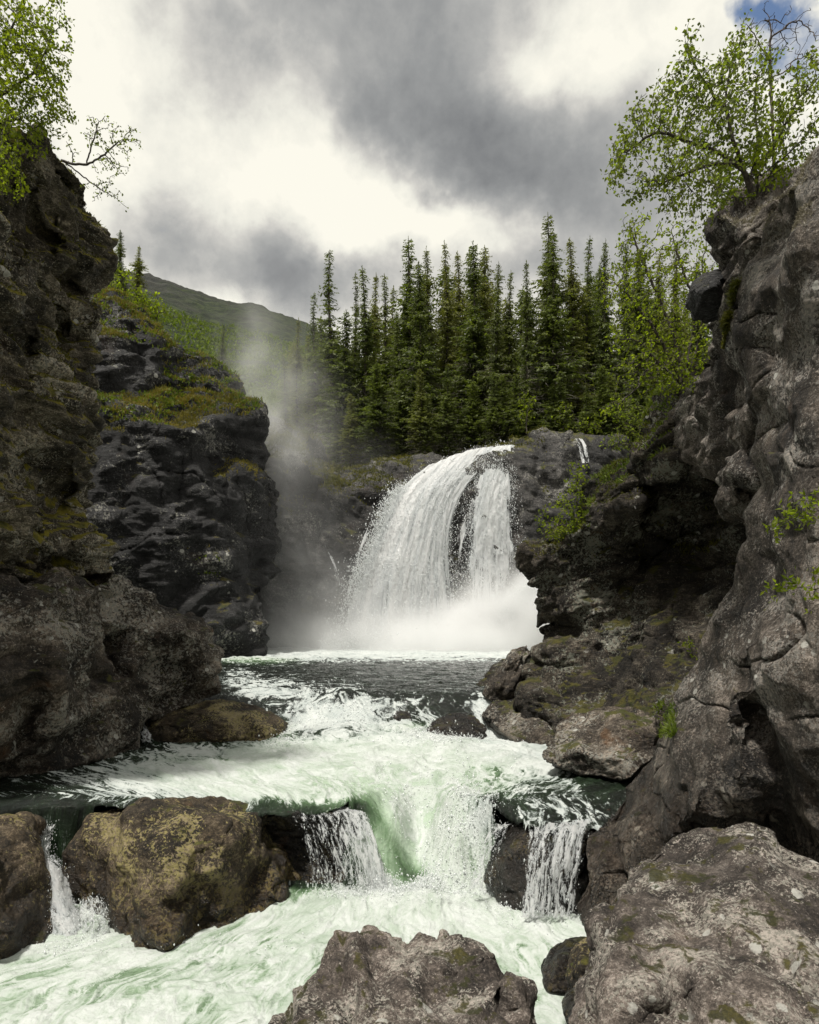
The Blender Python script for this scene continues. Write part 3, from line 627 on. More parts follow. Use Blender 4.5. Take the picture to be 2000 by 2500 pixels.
rock('rock', [(1040, 1780, 20), (1060, 1758, 20.3), (1100, 1742, 20.6), (1125, 1738, 20.7), (1160, 1752, 20.5), (1188, 1780, 20.1), (1192, 1812, 19.6), (1130, 1820, 19.4), (1060, 1810, 19.5)], [(1120, 1770, 19.8), (1080, 1785, 19.6), (1160, 1790, 19.6)],
     1.2, .03, M_wet, 'wet rounded rock breaking the first rapid in midstream', 'rock', size=.5, off=(0, .9, -.3), a_fac=.08, a_fac2=.05, smooth=4, seed=19.0)
rock('rock', [(1185, 1745, 20.8), (1215, 1712, 21.6), (1260, 1700, 21.8), (1300, 1708, 21.4), (1330, 1740, 20.4), (1370, 1790, 18.9), (1350, 1826, 18.2), (1280, 1815, 18.8), (1230, 1790, 19.8)], [(1250, 1735, 20.6), (1300, 1770, 19.2), (1240, 1765, 20.1)],
     1.4, .03, M_out, 'sloping reddish wet shelf below the leaning block', 'rock', size=.6, off=(0, 1, -.3), strat=(-.3, .1, 1), sstr=1.6, a_fac=.09, a_fac2=.05, smooth=3, seed=20.0)
rock('rock', [(935, 1752, 20.8), (965, 1736, 21), (1000, 1738, 21), (1010, 1758, 20.6), (985, 1780, 20.2), (945, 1776, 20.3)], [(970, 1752, 20.3)],
     .9, .03, M_wet, 'small mossy rock awash at the top of the first rapid', 'rock', size=.4, off=(0, .6, -.3), a_fac=.06, a_fac2=.04, smooth=3, seed=21.0)
rock('rock', [(1324, 2370, 7.2), (1345, 2325, 7.6), (1390, 2300, 7.8), (1432, 2296, 7.8), (1440, 2360, 7.4), (1400, 2420, 6.9), (1340, 2420, 6.8)], [(1385, 2345, 7.1)],
     .7, .014, M_wet, 'wet grey stone washed over by foam left of the pale boulder', 'rock', size=.4, off=(.1, .5, -.2), a_fac=.05, a_fac2=.03, smooth=3, seed=22.0)
rock('rock', [(1390, 2390, 6.3), (1400, 2340, 6.6), (1420, 2310, 6.7), (1462, 2290, 6.7), (1470, 2350, 6.3), (1432, 2420, 6.0), (1410, 2425, 6)], [(1428, 2360, 6.05)],
     .8, .014, M_yel, 'mossy brown stone wedged against the pale boulder', 'rock', size=.4, off=(.1, .5, -.2), a_fac=.06, a_fac2=.04, smooth=3, seed=23.0)
rock('rock', [(1384, 2470, 5.6), (1394, 2430, 5.8), (1420, 2412, 5.9), (1440, 2440, 5.7), (1440, 2540, 5.2), (1395, 2530, 5.2)], [(1414, 2470, 5.3)],
     .7, .013, M_wet, 'small dark stone in the foam at the bottom beside the pale boulder', 'rock', size=.35, off=(.1, .4, -.2), a_fac=.05, a_fac2=.03, smooth=3, seed=24.0)
rock('boulder', [(1687, 712, 12.4), (1692, 690, 12.5), (1716, 672, 12.6), (1752, 656, 12.6), (1770, 668, 12.4), (1772, 740, 12.3), (1740, 750, 12.3), (1704, 747, 12.3), (1698, 726, 12.3)], [(1720, 710, 11.9), (1745, 700, 11.8)],
     .9, .022, M_dark, 'black block jutting out of the buttress into the birch leaves', 'boulder', size=.4, off=(.2, .7, 0), a_fac=.06, a_fac2=.03, seed=25.0)

# ------------------------------------------------------------------ ground, far hill
ZU, ZM, ZL = -2.6, -3.5, -4.95        # upper pool, middle pool, lower pool


def terrain(name, xs, ys, zf, mat, label, cat):
    X, Y = np.meshgrid(xs, ys)
    V = np.stack([X.ravel(), Y.ravel(), np.zeros(X.size)], 1).astype(np.float32)
    V[:, 2] = zf(V[:, 0], V[:, 1])
    nx, ny = len(xs), len(ys)
    i = np.arange(nx * ny).reshape(ny, nx)
    Q = np.stack([i[:-1, :-1], i[:-1, 1:], i[1:, 1:], i[1:, :-1]], -1).reshape(-1, 4)
    SURF[name] = (V, Q, vnormals(V, Q))
    return link(name, mesh_np(name, V, Q, mat), label, cat, kind='structure')


def ground_z(x, y, gorge=True):
    p = np.stack([x, y, 0 * x], 1).astype(np.float32)
    inside = (1 - sstep(np.abs(x + 1), 12 + y * .12, 17 + y * .12)) * (1 - sstep(y, 63, 67)) * gorge
    plat = np.where(x < 0, 8 + .09 * np.clip(y, 0, 60), 4 + .12 * np.clip(y, 0, 60))
    back = 14.6 + .05 * np.clip(y - 60, 0, 60) - .10 * np.clip(-x - 4, 0, 30) * (y < 140)
    t = sstep(y, 50, 60)
    top = plat * (1 - t) + back * t + .9 * fbm(p / 3.2, 4) * (y < 140) + .5 * fbm(p / 9, 3) + 1.2 * fbm(p / 30, 2)
    far = sstep(y, 400, 1500)
    top = top * (1 - far) + far * 10
    return top * (1 - inside) + inside * -7.0


def moor_mat(name, c1, c2, c3, scale):
    m, T = new_mat(name)
    out = T.node('ShaderNodeOutputMaterial'); bs = T.node('ShaderNodeBsdfPrincipled')
    geo = T.node('ShaderNodeNewGeometry'); pos = geo.outputs['Position']
    n = T.noise(pos, scale, 8, .65, .3); n2 = T.noise(pos, scale * 7, 6, .65)
    v = T.math('ADD', T.math('MULTIPLY', n, .65), T.math('MULTIPLY', n2, .35))
    T.put(bs.inputs['Base Color'], T.ramp(v, [(.40, c1), (.5, c2), (.62, c3)])); bs.inputs['Roughness'].default_value = .9
    b = T.node('ShaderNodeBump'); b.inputs['Strength'].default_value = .8; b.inputs['Distance'].default_value = .6 / scale * .2
    T.put(b.inputs['Height'], n2); T.l.new(b.outputs[0], bs.inputs['Normal'])
    T.l.new(bs.outputs[0], out.inputs[0])
    return m


M_ground = moor_mat('heath_floor', (.012, .016, .005), (.030, .036, .009), (.065, .055, .018), 1.1)
gx = np.concatenate([-np.geomspace(3000, 70, 24), np.arange(-66, 66.1, 1.5), np.geomspace(70, 3000, 24)])
gy = np.concatenate([np.arange(-60, 50, 3), np.arange(50, 64, .75), np.arange(64, 130, 2), np.geomspace(130, 4000, 40)])
terrain('ground', gx, gy, ground_z, M_ground, 'mossy heath ground on top of the gorge under the spruces', 'ground')


def hill_z(x, y):
    rx = np.array([-1500, -700, -380, -268, -210, -150, -100, -40, 60, 200, 500, 1500.])
    rz = np.array([330, 350, 350, 333, 312, 300, 280, 240, 180, 130, 90, 60.])
    r = np.interp(x / np.maximum(y, 1) * 700, rx, rz)
    t = np.clip((y - 95) / 605, 0, 1)
    p = np.stack([x / 90, y / 90, 0 * x], 1)
    z = r * t ** 1.22 * (1 + .10 * (1 - t) * fbm(p, 3))
    z = np.where(y > 700, r - (y - 700) * .25, z)
    return z + 13 * np.minimum(t * 6, 1) + t * 6 * fbm(p * 1.7, 6, .55, mode='r') + 2 * t * fbm(p * 9, 3)


def hill_mat():
    m, T = new_mat('fell_side')
    out = T.node('ShaderNodeOutputMaterial'); bs = T.node('ShaderNodeBsdfPrincipled')
    geo = T.node('ShaderNodeNewGeometry'); pos = geo.outputs['Position']
    sep = T.node('ShaderNodeSeparateXYZ'); T.put(sep.inputs[0], pos)
    n = T.noise(pos, .012, 8, .65, .4); n2 = T.noise(pos, .12, 7, .7); n3 = T.noise(T.mapping(pos, scale=(1, 1, 3)), .03, 7, .7)
    rockc = T.ramp(n3, [(.38, (.020, .020, .022)), (.52, (.060, .058, .056)), (.64, (.14, .135, .125))])
    rockc = T.mixc(T.mapr(n, .40, .62, 0, .7), rockc, (.030, .036, .014))
    green = T.ramp(n2, [(.40, (.010, .020, .004)), (.51, (.030, .052, .010)), (.62, (.065, .09, .02))])
    hgt = T.math('ADD', T.math('DIVIDE', sep.outputs[2], T.math('MAXIMUM', sep.outputs[1], 1)), T.math('MULTIPLY', T.math('SUBTRACT', n, .5), .22))
    col = T.mixc(T.mapr(hgt, .42, .50), green, rockc)
    T.put(bs.inputs['Base Color'], col); bs.inputs['Roughness'].default_value = .95
    b = T.node('ShaderNodeBump'); b.inputs['Strength'].default_value = 1.0; b.inputs['Distance'].default_value = 9
    T.put(b.inputs['Height'], T.math('ADD', T.math('ADD', n2, n3), T.noise(pos, .4, 5, .7))); T.l.new(b.outputs[0], bs.inputs['Normal'])
    T.l.new(bs.outputs[0], out.inputs[0])
    return m


hx = np.concatenate([np.linspace(-900, -420, 40), np.linspace(-410, 60, 300), np.linspace(70, 900, 40)])
hy = np.concatenate([np.geomspace(95, 690, 260), np.linspace(694, 720, 8), np.geomspace(730, 1400, 24)])
terrain('mountain', hx, hy, hill_z, hill_mat(), 'bare grey fell with a green lower slope far behind the gorge', 'mountain')


# ------------------------------------------------------------------ river
def bump1(x, c, w):
    return np.exp(-((x - c) / w) ** 2)


def lip_y(x):            # plan line where the middle pool falls to the lower one
    y = np.interp(x, [-9, -6.5, -5.6, -4.4, -1.2, -.9, 1.4, 1.9, 2.6, 3.2, 4.0, 9], [11.8, 12.2, 12.35, 12.5, 12.72, 12.72, 12.3, 11.75, 11.35, 11.4, 11.7, 12])
    return y + .07 * np.sin(x * 5.1) + .05 * np.sin(x * 11.7 + 1)


def river_fields(x, y):
    """height, whiteness and green tint of the water in plan"""
    p = np.stack([x, y, 0 * x], 1).astype(np.float32)
    wob = fbm(p / 1.3, 3) * .25
    # first step: gentle on the left, rocky on the right
    y1 = 21.0 + .5 * np.sin(x * .9) + .35 * fbm(p / 1.9 + 4, 3)
    w1 = 1.3 + 1.2 * bump1(x, -2.2, 2.2)
    t1 = sstep(y + wob, y1 - w1, y1 + w1)
    # second step
    ly = lip_y(x)
    cx = .12 + .10 * (y - 12.5)
    ch = np.exp(-np.abs((x - .15) / 1.12) ** 2.4)              # the chute
    top = ly + ch * 2.0; foot = ly * (1 - ch) + ch * 11.75 - .28 * (1 - ch)
    t2 = np.clip((y + wob * .35 * ch - foot) / (top - foot), 0, 1)
    prof = np.where(ch > .3, .35 * t2 + .65 * t2 ** 2 * (3 - 2 * t2), t2 ** 2 * (3 - 2 * t2))
    low = ZL + .28 * sstep(x, .8, 2.6) * bump1(y, 10.6, 1.6)
    h = low + (ZM - low) * prof + (ZU - ZM) * t1
    # V shaped trough between the two converging tongues
    inch = ch * np.clip(prof * (1 - prof) * 4, 0, 1)
    ax = cx + .02
    v = np.abs(x - ax)
    h = h - .42 * inch * np.exp(-(v / .34) ** 2) + .16 * inch * (bump1(x, ax - .62, .3) + bump1(x, ax + .66, .34))
    # bulge as the water gathers over the brink
    h = h - .25 * np.exp(-((x - .15) / 1.3) ** 2) * bump1(y, 14.2, 1.1) * (prof > .5)
    # foam heaps at the foot of the chute and the step
    rim = (1 - ch) * (prof > .3) * (.24 * sstep(x, -5.2, -4.2) * (1 - sstep(x, 0, 1)) + .12 * sstep(x, 1, 1.5))
    h = h - rim * np.exp(-(np.maximum(y - ly, 0) / .42) ** 2) + .05 * fbm(np.stack([x / .35, y / .8, 0 * x], 1), 3) * np.exp(-((y - ly) / .6) ** 2) * (1 - ch)
    foam_heap = .22 * np.exp(-((x - .1) / 1.7) ** 2 - ((y - 11.2) / .8) ** 2) + .14 * np.exp(-((x - .3) / 2.5) ** 2 - ((y - 9.4) / 1.2) ** 2)
    h = h + foam_heap + .16 * np.exp(-((x + .6) / 3) ** 2 - ((y - 19.0) / .9) ** 2) + .22 * np.exp(-((x + 2.3) / 1.2) ** 2 - ((y - 22.0) / .7) ** 2)
    h = h - .42 * np.exp(-((x - 1.7) / 1.0) ** 2 - ((y - 20.3) / .9) ** 2) - .2 * np.exp(-((x - 3.2) / .8) ** 2 - ((y - 20) / 1.2) ** 2)
    h = h + .12 * np.exp(-((x - 1.8) / 1.4) ** 2 - ((y - 17.2) / 1.0) ** 2)
    return h, t1, prof, ch, inch


def build_river():
    # rows are spaced so that steep and near water gets more of them
    py = np.concatenate([np.linspace(1572, 1690, 150), np.linspace(1690, 1830, 230)[1:], np.linspace(1830, 1950, 150)[1:], np.linspace(1950, 2070, 330)[1:], np.linspace(2070, 2620, 270)[1:]])
    zz = np.interp(py, [1572, 1690, 1830, 1950, 2070, 2620], [2.6, 2.6, 3.5, 3.6, 4.0, 4.95])
    rows = zz * F / (py - HOR)
    rows = np.sort(rows)[::-1]
    rows = np.concatenate([[75, 68], rows, [6.9, 6.0, 4.5, 2]])
    cols = np.concatenate([np.linspace(-1.2, -.67, 70)[:-1], np.linspace(-.67, .56, 930), np.linspace(.56, .95, 50)[1:]])
    YY, AA = np.meshgrid(rows, cols, indexing='ij')
    x = (AA * np.maximum(YY, 6)).ravel().astype(np.float32); y = YY.ravel().astype(np.float32)
    h, t1, prof, ch, inch = river_fields(x, y)
    V = np.stack([x, y, h], 1).astype(np.float32)
    px, pyy = proj(V); d = y

    def pb(cx, cy, rx, ry, amp):
        return amp * np.exp(-((px - cx) / rx) ** 2 - ((pyy - cy) / ry) ** 2)
    up = sstep(y, 21.5, 23); lowm = 1 - prof
    # whiteness
    W = np.zeros(len(x))
    W += .75 * sstep(pyy, 1630, 1598) * up                                        # foot of the fall
    W += pb(740, 1690, 130, 22, .38) + pb(620, 1668, 100, 16, .34) + pb(830, 1740, 150, 36, .62) + pb(760, 1765, 110, 30, .45) + pb(620, 1700, 60, 26, .3)
    W += pb(1000, 1775, 90, 26, .4) + pb(1190, 1735, 60, 40, .7) + pb(1250, 1800, 80, 25, .7) + pb(960, 1715, 180, 16, .25) + pb(580, 1645, 60, 14, .3)
    mid = sstep(y, 21.3, 19.9) * sstep(prof, .25, .7)
    W += mid * (.10 + pb(920, 1830, 360, 36, .72) + pb(1230, 1830, 170, 40, .7) + pb(760, 1880, 330, 44, .40) + pb(1060, 1890, 130, 90, .42) + pb(1340, 1880, 120, 40, .35) + pb(560, 1910, 220, 55, .45) + pb(330, 1885, 200, 34, .38) + pb(760, 1945, 140, 22, .35) + pb(250, 1940, 200, 30, .22) + pb(500, 1835, 140, 10, .2) + pb(440, 1930, 200, 16, .2))
    W += inch * .62 + pb(1140, 2060, 60, 120, .35) + pb(960, 1960, 90, 60, .18) + pb(900, 2090, 70, 90, .15)
    W += lowm * sstep(y, 12.6, 11.9) * (.66 + pb(1000, 2200, 260, 70, .35) + pb(1300, 2240, 120, 60, .3) - pb(620, 2390, 190, 40, .14) - pb(250, 2440, 160, 40, .12) - pb(1250, 2300, 120, 60, .15) - pb(60, 2400, 90, 50, .15) - pb(720, 2170, 50, 30, .45) + pb(160, 2310, 160, 30, .3) - pb(330, 2400, 120, 30, .15))
    W += mid * (pb(1310, 1935, 110, 40, .30) + pb(1400, 1975, 90, 30, .16))  # extra white on the dark side pool, painted for sky glints on its ripples
    W -= .42 * mid * sstep(px, 590, 640) * (1 - sstep(px, 850, 900)) * np.exp(-((y - lip_y(x) - .1) / .45) ** 2)
    W -= mid * (pb(1470, 1905, 80, 50, .25) + pb(120, 1970, 130, 50, .2) + pb(1240, 1955, 60, 24, .15))
    W -= pb(915, 2030, 42, 70, .55) + pb(960, 2090, 40, 50, .35) + pb(985, 2140, 26, 30, .3) + pb(1060, 2150, 50, 30, .15)   # smooth green tongue
    def along(poly, wd):
        best = np.full(len(px), 1e9)
        for (ax_, ay_), (bx_, by_) in zip(poly[:-1], poly[1:]):
            vx, vy = bx_ - ax_, by_ - ay_
            t_ = np.clip(((px - ax_) * vx + (pyy - ay_) * vy) / (vx * vx + vy * vy), 0, 1)
            best = np.minimum(best, (px - ax_ - t_ * vx) ** 2 + (pyy - ay_ - t_ * vy) ** 2)
        return np.exp(-best / wd ** 2) * sstep(y, 11.2, 12.0) * (1 - sstep(y, 14.6, 15.4))
    tongue = along([(885, 1984), (905, 1998), (945, 2040), (985, 2100), (1008, 2150)], 30)
    jets = along([(1195, 1985), (1140, 2035), (1085, 2110), (1040, 2175)], 30) + .8 * along([(1130, 1950), (1080, 2030), (1035, 2110)], 22) + .6 * along([(880, 2030), (905, 2090), (935, 2160)], 26)
    W += .24 * np.exp(-((y - lip_y(x) - .25) / .55) ** 2) * (sstep(x, -5.0, -4.0) * (1 - sstep(x, -1.2, -.4)) + .5 * sstep(x, 1.2, 1.8)) * (1 - ch)
    W += -.75 * tongue + .40 * jets + .22 * inch * fbm(np.stack([x * 2.2, y * 1.0, h * 1.2], 1), 3)
    # flow lines
    sx = x - np.interp(y, [9, 12.5, 14.5, 18, 22, 40], [0, .1, .25, .35, 0, 0]); conv = np.interp(y, [9, 11, 13, 16, 20], [1.6, 1.05, 1.0, 1.9, 2.4])
    q = np.stack([sx / conv, y * .45, 0 * x], 1).astype(np.float32)
    warp = np.stack([fbm(q * 1.2 + 40 * k, 3) for k in range(3)], 1)
    warp2 = np.stack([fbm(q * 3.4 + 40 * k + 9, 3) for k in range(3)], 1)
    qq = q + warp * .35 + warp2 * .12
    nf = fbm(qq * np.array([2.2, 1.8, 1]), 5, .6)
    nr = fbm(qq * np.array([4.5, 3.2, 1]) + 7, 4, .6, mode='r')
    fil = fbm(qq * np.array([7, 3.2, 1]) + 11, 4, .6, mode='r')  # thin foam threads, also painted for glints on the dark pools
    foam = W + .24 * sstep(fil, .52, .8) * (.35 + sstep(W, -.2, .2)) + (.56 - .20 * lowm * sstep(y, 12.6, 11.9)) * nf + .30 * nr - .18
    Fm = sstep(foam, .16, .85)
    # green aerated water
    G = .25 * mid * (pb(900, 1880, 420, 80, 1) + pb(700, 1900, 400, 60, .6)) * 3 + inch * .9 + lowm * sstep(y, 12.6, 11.9) * .72 + pb(1010, 2020, 150, 150, .5) + pb(620, 1612, 110, 10, .7) * up + pb(1000, 1775, 60, 14, .4) + pb(690, 1775, 30, 30, .35)
    G = np.clip(G + .25 * nf - .50 * tongue - .3 * jets + .25 * pb(1060, 2110, 60, 70, 1), 0, 1)
    # surface relief
    fast = np.clip(W, 0, 1)
    lump = fbm(qq * np.array([1.6, 1.9, 1]) + 3, 4, .5) * .15 + fbm(qq * np.array([5, 5.5, 1]) + 5, 4, .55, mode='b') * .04
    pw = p = np.stack([x, y, 0 * x], 1).astype(np.float32)
    chop = fbm(np.stack([x / 1.1, y / .55, 0 * x], 1), 5, .55, mode='r') * .085 + fbm(np.stack([x / .30, y / .2, 0 * x], 1), 3) * .022
    amp_ch = .65 + .35 * sstep(y, 14, 20)
    chop = chop + (fbm(np.stack([x / .42, y / .26, 0 * x], 1), 4, .6, mode='r') * .085) * mid * sstep(y, 18, 14) * (1 - fast)
    rise = lump * (.35 + .9 * fast) * np.interp(y, [8, 12, 20, 50], [.85, .8, 1.2, 1.4]) + chop * (1 - .5 * fast) * amp_ch
    still = inch * pb(930, 2050, 80, 110, 1)
    V[:, 2] += rise * (1 - .8 * np.clip(tongue, 0, 1)) + .10 * tongue + .10 * np.clip(jets, 0, 1)
    V[:, 1] -= (rise * ch * np.clip(prof * (1 - prof) * 4, 0, 1) * .9)
    # crests break white
    Fm = np.clip(Fm + sstep(chop + lump, .08, .16) * .40 * sstep(W, .02, .35) + sstep(chop, .045, .075) * .35 * up, 0, 1)
    n, m = len(rows), len(cols)
    i = np.arange(n * m).reshape(n, m)
    Q = np.stack([i[:-1, :-1], i[1:, :-1], i[1:, 1:], i[:-1, 1:]], -1).reshape(-1, 4)
    # no water hangs in the air where dry rock stands under the brink
    lyv = lip_y(x); cut = (prof > .03) & (prof < .985) & (ch + .10 * fbm(np.stack([x * 3, h * 4, 0 * x], 1), 3) < .22) & (x > -5.7)
    Q = Q[~cut[Q].all(1)]
    me = mesh_np('river', V, Q)
    at = me.attributes.new('foam', 'FLOAT', 'POINT'); at.data.foreach_set('value', Fm.astype(np.float32))
    at = me.attributes.new('green', 'FLOAT', 'POINT'); at.data.foreach_set('value', G.astype(np.float32))
    at = me.attributes.new('flow', 'FLOAT_VECTOR', 'POINT'); at.data.foreach_set('vector', np.ascontiguousarray(qq, dtype=np.float32).ravel())
    SURF['river'] = (V, Q, None, W, Fm)
    return me


def river_mat():
    m, T = new_mat('river_water')
    out = T.node('ShaderNodeOutputMaterial')
    geo = T.node('ShaderNodeNewGeometry'); pos = geo.outputs['Position']
    fo = T.node('ShaderNodeAttribute', attribute_name='foam').outputs['Fac']
    gr = T.node('ShaderNodeAttribute', attribute_name='green').outputs['Fac']
    fl = T.node('ShaderNodeAttribute', attribute_name='flow').outputs['Vector']
    n1 = T.noise(T.mapping(fl, scale=(16, 9, 1)), 1.0, 7, .68, .5)
    n2 = T.noise(pos, 22, 6, .7, .4)
    v = T.math('ADD', fo, T.math('ADD', T.math('MULTIPLY', T.math('SUBTRACT', n1, .5), 1.5), T.math('MULTIPLY', T.math('SUBTRACT', n2, .5), .9)))
    edge = T.math('ADD', .22, 0.0)
    fm = T.mapr(v, .18, .72)
    speck = T.mapr(T.math('ADD', T.math('MULTIPLY', fo, .35), n2), .66, .74)
    fm = T.math('MAXIMUM', fm, T.math('MULTIPLY', speck, T.mapr(fo, .02, .2, 0, .8)))
    # clear water
    wat = T.node('ShaderNodeBsdfPrincipled')
    gcol = T.ramp(T.math('ADD', gr, T.math('MULTIPLY', T.math('SUBTRACT', n1, .5), .5)), [(.0, (.008, .010, .008)), (.25, (.018, .032, .016)), (.55, (.10, .165, .085)), (.85, (.31, .40, .29)), (1, (.42, .51, .40))])
    T.put(wat.inputs['Base Color'], gcol); wat.inputs['Roughness'].default_value = .09; wat.inputs['IOR'].default_value = 1.33
    b1 = T.node('ShaderNodeBump'); b1.inputs['Strength'].default_value = .8; b1.inputs['Distance'].default_value = .08
    T.put(b1.inputs['Height'], T.math('ADD', T.noise(T.mapping(pos, scale=(1, 1.6, 1)), 5, 6, .62, .4), T.math('MULTIPLY', n1, .5))); T.l.new(b1.outputs[0], wat.inputs['Normal'])
    # foam
    fb = T.node('ShaderNodeBsdfPrincipled')
    cl = T.noise(T.mapping(fl, scale=(2.2, 1.8, 1)), 1.0, 5, .6, .6)
    fcol = T.mixc(T.mapr(T.math('ADD', T.math('MULTIPLY', v, .5), cl), .62, 1.25), T.mixc(T.mapr(gr, .1, .6), (.36, .40, .39), (.33, .40, .32)), (.565, .59, .57))
    T.put(fb.inputs['Base Color'], fcol); fb.inputs['Roughness'].default_value = .55
    fb.inputs['Subsurface Weight'].default_value = 0.0
    b2 = T.node('ShaderNodeBump'); b2.inputs['Strength'].default_value = .5; b2.inputs['Distance'].default_value = .07
    T.put(b2.inputs['Height'], T.math('ADD', T.math('MULTIPLY', n1, .7), n2)); T.l.new(b2.outputs[0], fb.inputs['Normal'])
    mx = T.node('ShaderNodeMixShader'); T.put(mx.inputs[0], fm)
    T.l.new(wat.outputs[0], mx.inputs[1]); T.l.new(fb.outputs[0], mx.inputs[2]); T.l.new(mx.outputs[0], out.inputs[0])
    return m


M_river = river_mat()
rme = build_river(); rme.materials.append(M_river)
link('river', rme, 'white and green river rushing down through the gorge', 'river', kind='structure')

# ------------------------------------------------------------------ falling water
def veil_mat(name, sx=7, sy=.7, white=.88, dist=.45, tl_f=.4):
    """lace of water threads, open between them"""
    m, T = new_mat(name)
    out = T.node('ShaderNodeOutputMaterial')
    fl = T.node('ShaderNodeAttribute', attribute_name='flow').outputs['Vector']
    de = T.node('ShaderNodeAttribute', attribute_name='dens').outputs['Fac']
    n1 = T.noise(T.mapping(fl, scale=(sx, sy, 1)), 1, 6, .65, dist)
    n2 = T.noise(T.mapping(fl, scale=(sx * 4, sy * 5, 1)), 1, 5, .7, dist)
    v = T.math('ADD', de, T.math('ADD', T.math('MULTIPLY', T.math('SUBTRACT', n1, .5), 2.2), T.math('MULTIPLY', T.math('SUBTRACT', n2, .5), 1.7)))
    a = T.mapr(v, .42, .72)
    df = T.node('ShaderNodeBsdfPrincipled'); T.put(df.inputs['Base Color'], T.mixc(T.mapr(T.math('ADD', T.math('MULTIPLY', v, .3), n1), .55, 1.0), (.66, .69, .71), (white, white, white)))  # grey streaks paint shading between the ropes of water
    df.inputs['Roughness'].default_value = .35
    b = T.node('ShaderNodeBump'); b.inputs['Strength'].default_value = .7; b.inputs['Distance'].default_value = .08
    T.put(b.inputs['Height'], T.math('ADD', n1, n2)); T.l.new(b.outputs[0], df.inputs['Normal'])
    tl = T.node('ShaderNodeBsdfTranslucent'); tl.inputs[0].default_value = (.8, .82, .82, 1)
    mm = T.node('ShaderNodeMixShader'); mm.inputs[0].default_value = tl_f
    T.l.new(df.outputs[0], mm.inputs[1]); T.l.new(tl.outputs[0], mm.inputs[2])
    tr = T.node('ShaderNodeBsdfTransparent')
    mx = T.node('ShaderNodeMixShader'); T.put(mx.inputs[0], a)
    T.l.new(tr.outputs[0], mx.inputs[1]); T.l.new(mm.outputs[0], mx.inputs[2]); T.l.new(mx.outputs[0], out.inputs[0])
    return m


def drop_mat():
    m, T = new_mat('spray_drops')
    out = T.node('ShaderNodeOutputMaterial'); df = T.node('ShaderNodeBsdfPrincipled')
    df.inputs['Base Color'].default_value = (.88, .90, .90, 1); df.inputs['Roughness'].default_value = .4
    tl = T.node('ShaderNodeBsdfTranslucent'); tl.inputs[0].default_value = (.88, .9, .9, 1)
    mm = T.node('ShaderNodeMixShader'); mm.inputs[0].default_value = .4
    T.l.new(df.outputs[0], mm.inputs[1]); T.l.new(tl.outputs[0], mm.inputs[2]); T.l.new(mm.outputs[0], out.inputs[0])
    return m


M_drop = drop_mat()
OCT_V = np.array([(1, 0, 0), (-1, 0, 0), (0, 1, 0), (0, -1, 0), (0, 0, 1), (0, 0, -1)], np.float32)
OCT_F = np.array([(0, 2, 4), (2, 1, 4), (1, 3, 4), (3, 0, 4), (2, 0, 5), (1, 2, 5), (3, 1, 5), (0, 3, 5)], np.int32)


def drops_mesh(name, Pn, size, stretch=None):
    """one small eight sided drop at every point"""
    n = len(Pn)
    s = size[:, None, None] * OCT_V[None]
    if stretch is not None:
        s = s * np.stack([np.ones(n), np.ones(n), stretch], 1)[:, None, :]
    V = (Pn[:, None, :] + s).reshape(-1, 3)
    Fc = (OCT_F[None] + 6 * np.arange(n)[:, None, None]).reshape(-1, 3)
    return mesh_np(name, V, Fc, M_drop, smooth=True)


def sheet(name, rows, mat, nu=60, nv=60, wob=.03, dens=None, parent=None, **kw):
    """a curved sheet of falling water; rows are lists of points (column, row, distance) from the brink down"""
    G = np.array([[P(*c) for c in r] for r in rows], np.float32)         # rows x cols x 3
    def resample(A, n):
        k = A.shape[0]; t = np.linspace(0, k - 1, n)
        out = np.empty((n,) + A.shape[1:], np.float32)
        for q in range(n):          # catmull rom
            i = min(int(t[q]), k - 2); f = t[q] - i
            p0, p1, p2, p3 = A[max(i - 1, 0)], A[i], A[i + 1], A[min(i + 2, k - 1)]
            out[q] = .5 * ((2 * p1) + (-p0 + p2) * f + (2 * p0 - 5 * p1 + 4 * p2 - p3) * f * f + (-p0 + 3 * p1 - 3 * p2 + p3) * f ** 3)
        return out
    G = resample(G, nv); G = resample(G.transpose(1, 0, 2), nu).transpose(1, 0, 2)
    V = G.reshape(-1, 3)
    n_ = np.cross(np.gradient(G, axis=1).reshape(-1, 3), np.gradient(G, axis=0).reshape(-1, 3)); n_ /= np.maximum(np.linalg.norm(n_, axis=1), 1e-9)[:, None]
    n_ = np.where((n_[:, 1] > 0)[:, None], -n_, n_)
    uu, vv = np.meshgrid(np.linspace(0, 1, nu), np.linspace(0, 1, nv))
    wid = np.linalg.norm(G[0, -1] - G[0, 0]) ; hei = np.linalg.norm(G[-1, nu // 2] - G[0, nu // 2])
    fl = np.stack([uu.ravel() * wid, vv.ravel() * hei, np.full(nu * nv, wid)], 1).astype(np.float32)
    V = V + n_ * (wob * fbm(fl * np.array([2.2, .5, 1]) / max(wid / 6, .35), 4, .6))[:, None]
    i = np.arange(nu * nv).reshape(nv, nu)
    Q = np.stack([i[:-1, :-1], i[1:, :-1], i[1:, 1:], i[:-1, 1:]], -1).reshape(-1, 4)
    me = mesh_np(name, V, Q, mat)
    at = me.attributes.new('flow', 'FLOAT_VECTOR', 'POINT'); at.data.foreach_set('vector', fl.ravel())
    D = dens(uu.ravel(), vv.ravel()) if dens else np.full(nu * nv, .5)
    at = me.attributes.new('dens', 'FLOAT', 'POINT'); at.data.foreach_set('value', np.asarray(D, np.float32))
    SURF[name] = (V, n_, uu.ravel(), vv.ravel(), np.asarray(D))
    return link(name, me, parent=parent, **kw)


def edge_fade(u, w=.12):
    return sstep(u, 0, w) * sstep(u, 1, 1 - w)


